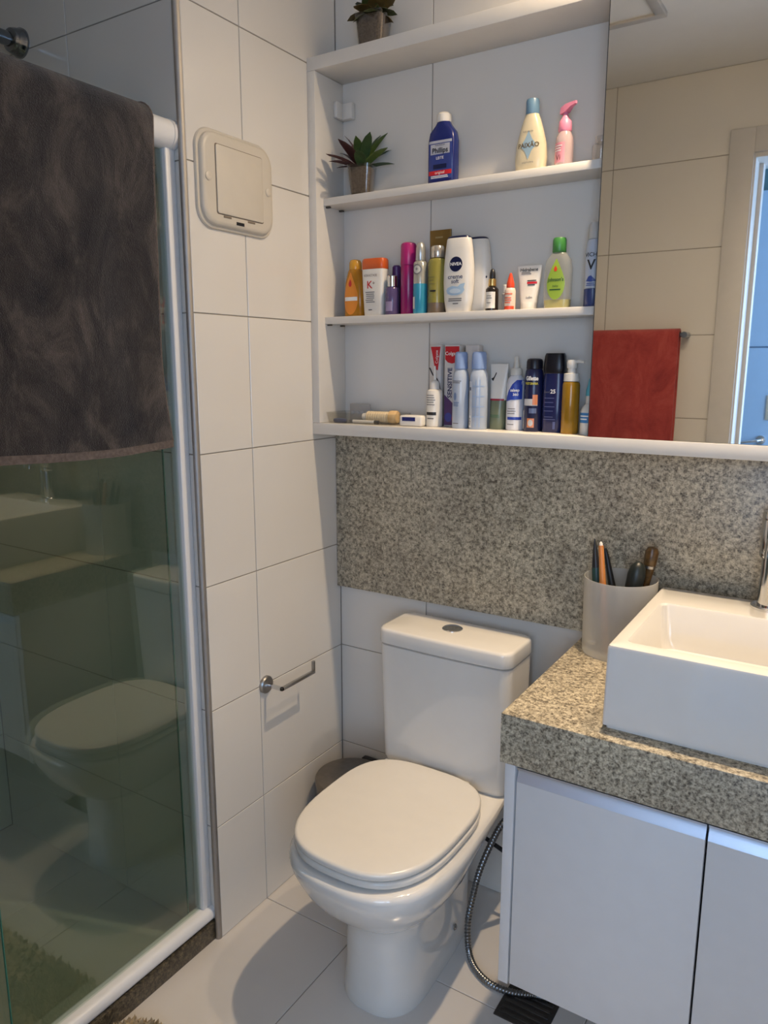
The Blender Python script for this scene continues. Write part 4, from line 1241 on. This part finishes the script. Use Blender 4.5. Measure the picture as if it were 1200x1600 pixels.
t = thing('floss_box', 'small flat white dental floss box with navy label', 'box', (0.293, -0.074, SB), rad(4))
part('case', box_mesh(-0.033, 0.033, -0.018, 0.018, 0.0002, 0.0285, 0.006, 3), K_whitep, t)
part('label', box_mesh(-0.024, 0.014, -0.0186, -0.0178, 0.014, 0.024), pl('navy_label', 30, 38, 104, 0.4), t)

t = thing('nozzle_bottle', 'white bottle with long thin nozzle before the toothpaste boxes', 'bottle', (0.3435, -0.052, SB))
P = rprof([(0, 0.0195), (0.002, 0.0212), (0.086, 0.0212), (0.093, 0.019), (0.096, 0.013)])
body('body', P, K_whitep, t)
body('neck', rprof([(0.0962, 0.0122), (0.097, 0.0128), (0.112, 0.0122), (0.117, 0.0085), (0.119, 0.0045)]), K_whitep, t)
body('nozzle', rprof([(0.1192, 0.0042), (0.140, 0.0034), (0.155, 0.0022)]), K_whitep, t)
part('label_band', patch(P, rect_pts(-0.014, 0.014, 0.030, 0.038)), K_black, t)
lines(t, P, -0.015, 0.012, [0.056, 0.062, 0.068, 0.074, 0.080], 0.0018, K_grey)
lines(t, P, -0.012, 0.012, [0.020], 0.003, K_grey)

def carton(x0, x1, y0, y1, h, name, label, m):
    t = thing(name, label, 'box', ((x0 + x1) / 2, (y0 + y1) / 2, SB))
    w, d = (x1 - x0) / 2, (y1 - y0) / 2
    part('carton', box_mesh(-w, w, -d, d, 0.0002, h, 0.0006, 1), m, t)
    part('end_flap', box_mesh(-w + 0.0006, w - 0.0006, -d + 0.0006, d - 0.0006, h, h + 0.0012), m, t)
    return t, w, d
K_card = pl('white_card', 214, 208, 204, 0.45)
def FP(w, d): return [(0, w, d, 60), (0.3, w, d, 60)]
t, w, d = carton(0.3130, 0.3470, -0.0265, -0.0015, 0.208, 'toothpaste_box', 'white toothpaste box with red wedge and black swoosh', K_card)
P = FP(w, d)
part('red_wedge', patch(P, [(-0.013, 0.204), (-0.004, 0.204), (0.006, 0.204), (0.0155, 0.204), (0.0125, 0.180), (0.0105, 0.160), (0.0085, 0.144), (0.002, 0.146), (-0.001, 0.150), (-0.006, 0.175)], 0.0006), K_red, t)
lettering(t, P, 'Colgate', 0.011, 0.005, 0.178, K_white, rot=rad(90))
part('swoosh', tube([(-0.016, -d - 0.0005, 0.150), (-0.006, -d - 0.0005, 0.132), (0.006, -d - 0.0005, 0.122), (0.013, -d - 0.0005, 0.110), (0.0155, -d - 0.0005, 0.096)], 0.0016, 6), K_black, t)
t, w, d = carton(0.3640, 0.4070, -0.0385, -0.0050, 0.206, 'toothpaste_box', 'toothpaste box with red top and SENSITIVE printed upright', K_card)
P = FP(w, d)
part('red_field', patch(P, [(-0.0195, 0.204), (-0.006, 0.204), (0.006, 0.204), (0.0205, 0.204), (0.0205, 0.172), (0.012, 0.164), (0.0, 0.161), (-0.012, 0.164), (-0.0195, 0.172)], 0.0006), K_red, t)
lettering(t, P, 'Colgate', 0.0125, 0.0, 0.186, K_white, offset=0.01)
lettering(t, P, 'SENSITIVE', 0.0175, -0.0045, 0.112, pl('indigo_print', 46, 44, 84, 0.5), rot=rad(90), offset=0.02)
part('purple_field', patch(P, [(-0.0205, 0.004), (0.0, 0.004), (0.0205, 0.004), (0.0205, 0.045), (0.010, 0.055), (-0.004, 0.068), (-0.0205, 0.082), (-0.0205, 0.04)], 0.0006), pl('plum_print', 92, 62, 104, 0.4), t)
part('blue_field', patch(P, oval_pts(-0.008, 0.024, 0.010, 0.012), 0.0010), pl('blue_violet', 74, 78, 150, 0.4), t)
part('red_spot', patch(P, oval_pts(0.010, 0.022, 0.008, 0.010), 0.0010), K_red, t)
t, w, d = carton(0.4200, 0.4560, -0.0320, -0.0050, 0.205, 'carton', 'plain pale carton behind the blue spray cans', K_card)

M_can = pl('pale_blue_can', 172, 184, 202, 0.25)
M_cap = pl('sky_blue_cap', 132, 156, 200, 0.35)
M_check = pl('check_blue', 150, 172, 204, 0.3)
def deo(x, y, r, label, second):
    t = thing('deodorant_can', label, 'can', (x, y, SB), group='pale blue spray cans on the bottom board')
    P = rprof([(0, r - 0.001), (0.002, r), (0.124, r), (0.136, r - 0.002), (0.144, r - 0.005), (0.147, r - 0.006)])
    body('body', P, M_can, t)
    body('cap', rprof([(0.1472, r - 0.0052), (0.148, r - 0.004), (0.152, r - 0.004), (0.184, r - 0.005), (0.189, r - 0.0075), (0.190, r - 0.011)]), M_cap, t)
    if second:
        part('side_label', patch(P, rect_pts(-r * 0.80, -r * 0.30, 0.004, 0.118), 0.0006), pl('label_pale', 206, 212, 220, 0.4), t)
        part('barcode', patch(P, rect_pts(-r * 0.76, -r * 0.40, 0.006, 0.034), 0.0010), K_white, t)
        lines(t, P, -r * 0.74, -r * 0.42, [0.010, 0.014, 0.018, 0.022, 0.026], 0.0018, K_black, 0.0013)
        lines(t, P, -r * 0.75, -r * 0.45, [0.100, 0.096], 0.003, K_navy, 0.0013)
        for z in (0.03, 0.055, 0.08, 0.105):
            part('check_line', patch(P, rect_pts(-r * 0.25, r * 0.9, z, z + 0.003), 0.0006), M_check, t)
        for x_ in (0.1, 0.5):
            part('check_line', patch(P, rect_pts(r * x_, r * x_ + 0.002, 0.006, 0.122), 0.0006), M_check, t)
    else:
        lines(t, P, -r * 0.8, r * 0.5, [0.113, 0.117], 0.002, K_grey)
        part('emblem', patch(P, oval_pts(-0.006, 0.080, 0.004, 0.010), 0.0006), pl('steel_blue_print', 104, 128, 168, 0.4), t)
        lines(t, P, -r * 0.6, r * 0.3, [0.056, 0.060, 0.064], 0.002, MATS['steel_blue_print'])
        lines(t, P, -r * 0.6, r * 0.3, [0.012], 0.002, K_grey)
deo(0.4250, -0.064, 0.0208, 'pale blue spray can in front of the SENSITIVE toothpaste box', False)
deo(0.4745, -0.064, 0.0228, 'pale blue checked spray can with barcode beside the white tube', True)

t = thing('gel_tube', 'white tube with red stripe above a murky green lower half', 'tube', (0.5170, -0.038, SB))
P = [(0, 0.0195, 0.0185, 2.2), (0.002, 0.0205, 0.0195, 2.2), (0.040, 0.0200, 0.0180, 2.3), (0.072, 0.0205, 0.0150, 2.4), (0.120, 0.0225, 0.008, 3), (0.150, 0.0235, 0.0028, 5), (0.160, 0.0235, 0.0022, 6)]
body('tube_body', P[3:], K_whitep, t)
body('green_half', P[:4], pl('murky_green', 108, 118, 98, 0.3), t)
part('red_stripe', patch(P, rect_pts(-0.0185, 0.0185, 0.071, 0.0755), 0.0006), pl('crimson_print', 160, 40, 62, 0.4), t)
part('black_tick', patch(P, [(-0.018, 0.124), (-0.012, 0.118), (-0.004, 0.138), (-0.006, 0.140), (-0.012, 0.126)], 0.0006), K_black, t)
lines(t, P, -0.015, 0.012, [0.030, 0.034], 0.002, mat('green_print', srgb(70, 110, 84), 0.5))

t = thing('nasal_spray_bottle', 'white spray bottle with bright blue slanted label', 'bottle', (0.5640, -0.042, SB))
P = rprof([(0, 0.0205), (0.002, 0.0222), (0.112, 0.0222), (0.124, 0.0195), (0.131, 0.0145), (0.133, 0.0130)])
body('body', P, pl('cool_white', 214, 216, 224, 0.3), t)
body('collar', rprof([(0.1332, 0.0135), (0.134, 0.0142), (0.146, 0.0140), (0.150, 0.0115)]), mat('milky_plastic', srgb(222, 218, 208), 0.3, vary=0, alpha=0.9), t)
body('nozzle', rprof([(0.1502, 0.0078), (0.160, 0.0062), (0.172, 0.0048), (0.178, 0.0032)]), MATS['milky_plastic'], t)
part('label', patch(P, [(-0.018, 0.070), (-0.004, 0.074), (0.0205, 0.076), (0.0205, 0.096), (0.0205, 0.122), (0.010, 0.122), (0.0, 0.112), (-0.010, 0.096), (-0.017, 0.080)], 0.0006), pl('royal_blue', 40, 68, 168, 0.4), t)
lettering(t, P, 'salsep', 0.0100, 0.0055, 0.0975, K_white, offset=0.025, sx=0.9)
lettering(t, P, '360', 0.0085, 0.008, 0.0870, K_white, offset=0.02)
part('label_band', patch(P, rect_pts(-0.012, 0.0205, 0.026, 0.033), 0.0006), MATS['royal_blue'], t)
lines(t, P, -0.014, 0.012, [0.040, 0.046, 0.052, 0.014], 0.0016, K_grey)

t = thing('shaving_foam_can', 'navy shaving foam can with white and orange print', 'can', (0.6135, -0.050, SB))
P = rprof([(0, 0.0215), (0.002, 0.0228), (0.132, 0.0228), (0.144, 0.0205), (0.148, 0.0185)])
body('body', P, pl('deep_navy_can', 26, 32, 70, 0.25), t)
body('cap', rprof([(0.1482, 0.0188), (0.149, 0.0196), (0.166, 0.0192), (0.171, 0.0170), (0.173, 0.0120)]), pl('near_black_navy', 16, 18, 34, 0.35), t)
lettering(t, P, 'Gillette', 0.0135, 0.002, 0.126, K_white, offset=0.03, sx=0.72)
lettering(t, P, 'PRESTOBARBA', 0.0075, 0.001, 0.114, pl('yellow_print', 206, 196, 60, 0.5), offset=0.02, sx=0.62)
part('white_field', patch(P, rect_pts(-0.0165, 0.0165, 0.062, 0.078), 0.0006), pl('field_white', 196, 196, 198, 0.4), t)
part('orange_field', patch(P, rect_pts(0.006, 0.0165, 0.064, 0.088), 0.0010), pl('peach_orange', 208, 130, 88, 0.4), t)
part('grey_field', patch(P, rect_pts(-0.002, 0.015, 0.044, 0.056), 0.0006), pl('field_bluegrey', 92, 104, 140, 0.4), t)
part('orange_badge', patch(P, rect_pts(-0.006, 0.011, 0.010, 0.032), 0.0006), MATS['peach_orange'], t)
part('badge_light', patch(P, oval_pts(0.0025, 0.021, 0.006, 0.008), 0.0010), MATS['field_white'], t)
part('barcode', patch(P, rect_pts(-0.0205, -0.0165, 0.006, 0.050), 0.0006), MATS['field_white'], t)

t = thing('body_wash_bottle', 'dark navy bottle with tall black cap beside gold pump bottle', 'bottle', (0.6640, -0.050, SB))
P = [(0, 0.0225, 0.016, 3.2), (0.003, 0.0245, 0.0178, 3.2), (0.060, 0.0252, 0.0185, 3), (0.120, 0.0250, 0.0180, 3), (0.138, 0.0235, 0.017, 3)]
body('body', P, pl('navy_bottle', 30, 38, 84, 0.22), t)
body('cap', [(0.1385, 0.0235, 0.017, 3), (0.140, 0.0248, 0.018, 3), (0.150, 0.0262, 0.019, 3), (0.178, 0.0240, 0.0175, 3), (0.1845, 0.0215, 0.015, 3)], pl('black_navy_cap', 14, 15, 26, 0.35), t)
lettering(t, P, '25', 0.0130, 0.004, 0.096, K_white, offset=0.02)
lettering(t, P, '2em1', 0.0070, -0.010, 0.095, K_grey)
lines(t, P, -0.018, 0.012, [0.030, 0.036, 0.050, 0.060, 0.070, 0.080], 0.0016, mat('faded_blue_print', srgb(84, 92, 138), 0.5))
part('barcode', patch(P, rect_pts(0.006, 0.012, 0.008, 0.026), 0.0006), MATS['faded_blue_print'], t)

t = thing('oil_pump_bottle', 'golden oil bottle with white pump next to the mirror', 'bottle', (0.7105, -0.066, SB))
P = rprof([(0, 0.0185), (0.002, 0.0200), (0.112, 0.0200), (0.118, 0.0185), (0.120, 0.015)])
body('body', P, mat('gold_oil', srgb(164, 122, 34), 0.1, vary=0.06, alpha=0.9), t)
body('pump_collar', rprof([(0.1202, 0.0172), (0.121, 0.0180), (0.138, 0.0175), (0.1395, 0.0095), (0.150, 0.0090)]), K_whitep, t)
body('pump_head', rprof([(0.1502, 0.0115), (0.152, 0.0122), (0.165, 0.0122), (0.169, 0.0110)]), K_whitep, t)
part('spout', tube([(0.006, -0.002, 0.164), (0.020, -0.006, 0.166), (0.032, -0.010, 0.164)], [0.0042, 0.0036, 0.0028], 10), K_whitep, t)

t = thing('drops_bottle', 'small white bottle with blue label half behind mirror edge', 'bottle', (0.7545, -0.062, SB))
P = rprof([(0, 0.0190), (0.002, 0.0205), (0.052, 0.0205), (0.062, 0.0170), (0.070, 0.0105)])
body('body', P, K_whitep, t)
body('neck', rprof([(0.0702, 0.0100), (0.088, 0.0095)]), K_whitep, t)
body('cap', rprof([(0.0882, 0.0100), (0.100, 0.0095), (0.112, 0.0065), (0.126, 0.0040), (0.128, 0.002)]), pl('turquoise_cap', 96, 178, 196, 0.35), t)
part('label', patch(P, rect_pts(-0.0185, 0.0185, 0.027, 0.050), 0.0006), pl('azure_label', 66, 132, 190, 0.4), t)
lines(t, P, -0.016, 0.006, [0.041, 0.034], 0.003, K_white)

# ------------------------------------------------------------------ frosted cup and what it holds
def frosted(name):
    m = bpy.data.materials.new(name)
    m.use_nodes = True
    nt = m.node_tree
    bs = nt.nodes['Principled BSDF']
    bs.inputs['Base Color'].default_value = (0.78, 0.77, 0.74, 1)
    bs.inputs['Roughness'].default_value = 0.55
    out = nt.nodes['Material Output']
    tl_ = nt.nodes.new('ShaderNodeBsdfTranslucent'); tl_.inputs[0].default_value = (0.80, 0.79, 0.76, 1)
    tp = nt.nodes.new('ShaderNodeBsdfTransparent'); tp.inputs[0].default_value = (0.95, 0.95, 0.93, 1)
    m1 = nt.nodes.new('ShaderNodeMixShader'); m1.inputs[0].default_value = 0.40
    m2 = nt.nodes.new('ShaderNodeMixShader'); m2.inputs[0].default_value = 0.42
    nt.links.new(bs.outputs[0], m1.inputs[1]); nt.links.new(tl_.outputs[0], m1.inputs[2])
    nt.links.new(m1.outputs[0], m2.inputs[1]); nt.links.new(tp.outputs[0], m2.inputs[2])
    nt.links.new(m2.outputs[0], out.inputs[0])
    n = nt.nodes.new('ShaderNodeTexNoise'); n.inputs['Scale'].default_value = 900
    bp = nt.nodes.new('ShaderNodeBump'); bp.inputs['Strength'].default_value = 0.15; bp.inputs['Distance'].default_value = 0.001
    nt.links.new(n.outputs['Fac'], bp.inputs['Height']); nt.links.new(bp.outputs[0], bs.inputs['Normal'])
    return m
CUX, CUY = 0.8605, -0.1035
cu_ = thing('frosted_cup', 'frosted plastic cup holding brushes beside the basin', 'cup', (CUX, CUY, CT))
M_fr = frosted('frosted_plastic')
part('wall', lathe([(0.0765, 0.003), (0.0775, 0.0), (0.0785, 0.002), (0.0812, 0.176), (0.0808, 0.1785), (0.0798, 0.1785), (0.0792, 0.176), (0.0768, 0.005)], 64, False, False), M_fr, cu_)
part('bottom', lathe([(0.0, 0.0004), (0.0776, 0.0004), (0.0770, 0.004), (0.0, 0.004)], 48), M_fr, cu_)
def stick(name, label, cat, a, b_, sections, group=None):
    """sections: (part name, t0, t1, [(t, r)...], material) along the axis a -> b_"""
    A, B = Vector((CUX, CUY, CT)) + Vector(a), Vector((CUX, CUY, CT)) + Vector(b_)
    t = thing(name, label, cat, tuple(A), 0, group)
    D = B - A
    for pn, rs, m in sections:
        path = [D * q_[0] for q_ in rs]
        part(pn, tube(path, [q_[1] for q_ in rs], 16), m, t)
    return t
M_dg = pl('dark_green_handle', 34, 66, 62, 0.4)
stick('makeup_brush', 'brush with dark green grip and tapering black tip in cup', 'brush', (-0.030, -0.030, 0.0065), (-0.062, -0.010, 0.262),
      [('grip', [(0.0, 0.008), (0.02, 0.0105), (0.55, 0.0115), (0.745, 0.0095)], M_dg), ('tip', [(0.746, 0.0092), (0.80, 0.0080), (0.92, 0.0045), (1.0, 0.0014)], M_black)])
stick('wooden_brush', 'slim orange wooden brush handle standing in cup', 'brush', (-0.012, -0.044, 0.0065), (-0.042, -0.030, 0.262),
      [('handle', [(0.0, 0.0045), (0.02, 0.0064), (0.6, 0.0076), (0.965, 0.0055)], pl('orange_wood', 206, 132, 70, 0.35)), ('tip', [(0.966, 0.0042), (0.985, 0.0038), (1.0, 0.0015)], K_whitep)])
stick('black_brush', 'thin black brush handle behind the orange one in cup', 'brush', (0.012, 0.010, 0.0065), (-0.046, 0.022, 0.238),
      [('handle', [(0.0, 0.006), (0.02, 0.0085), (0.6, 0.0085), (0.9, 0.0055), (0.99, 0.003)], M_black), ('ferrule', [(0.30, 0.0088), (0.36, 0.0088)], M_steel)])
stick('round_brush', 'thick black round topped brush in cup near basin', 'brush', (0.006, -0.010, 0.0065), (0.040, -0.006, 0.222),
      [('handle', [(0.0, 0.008), (0.02, 0.011), (0.55, 0.0140), (0.72, 0.0188), (0.86, 0.0195), (0.94, 0.0160), (0.985, 0.0085), (1.0, 0.002)], pl('black_green', 24, 32, 32, 0.4)), ('ring', [(0.50, 0.0142), (0.52, 0.0142)], M_steel)])
cl = stick('hair_clip', 'brown tortoiseshell hair clip behind the black brush in cup', 'hair clip', (0.030, 0.030, 0.0065), (0.060, 0.026, 0.252),
      [('arm', [(0.0, 0.004), (0.3, 0.006), (0.70, 0.0095), (0.86, 0.0145), (0.95, 0.0150), (0.99, 0.0105), (1.0, 0.003)], pl('tortoise', 92, 66, 34, 0.3, vary=0.5, scale=90)), ('spring', [(0.80, 0.0142), (0.825, 0.0146)], M_steel)])
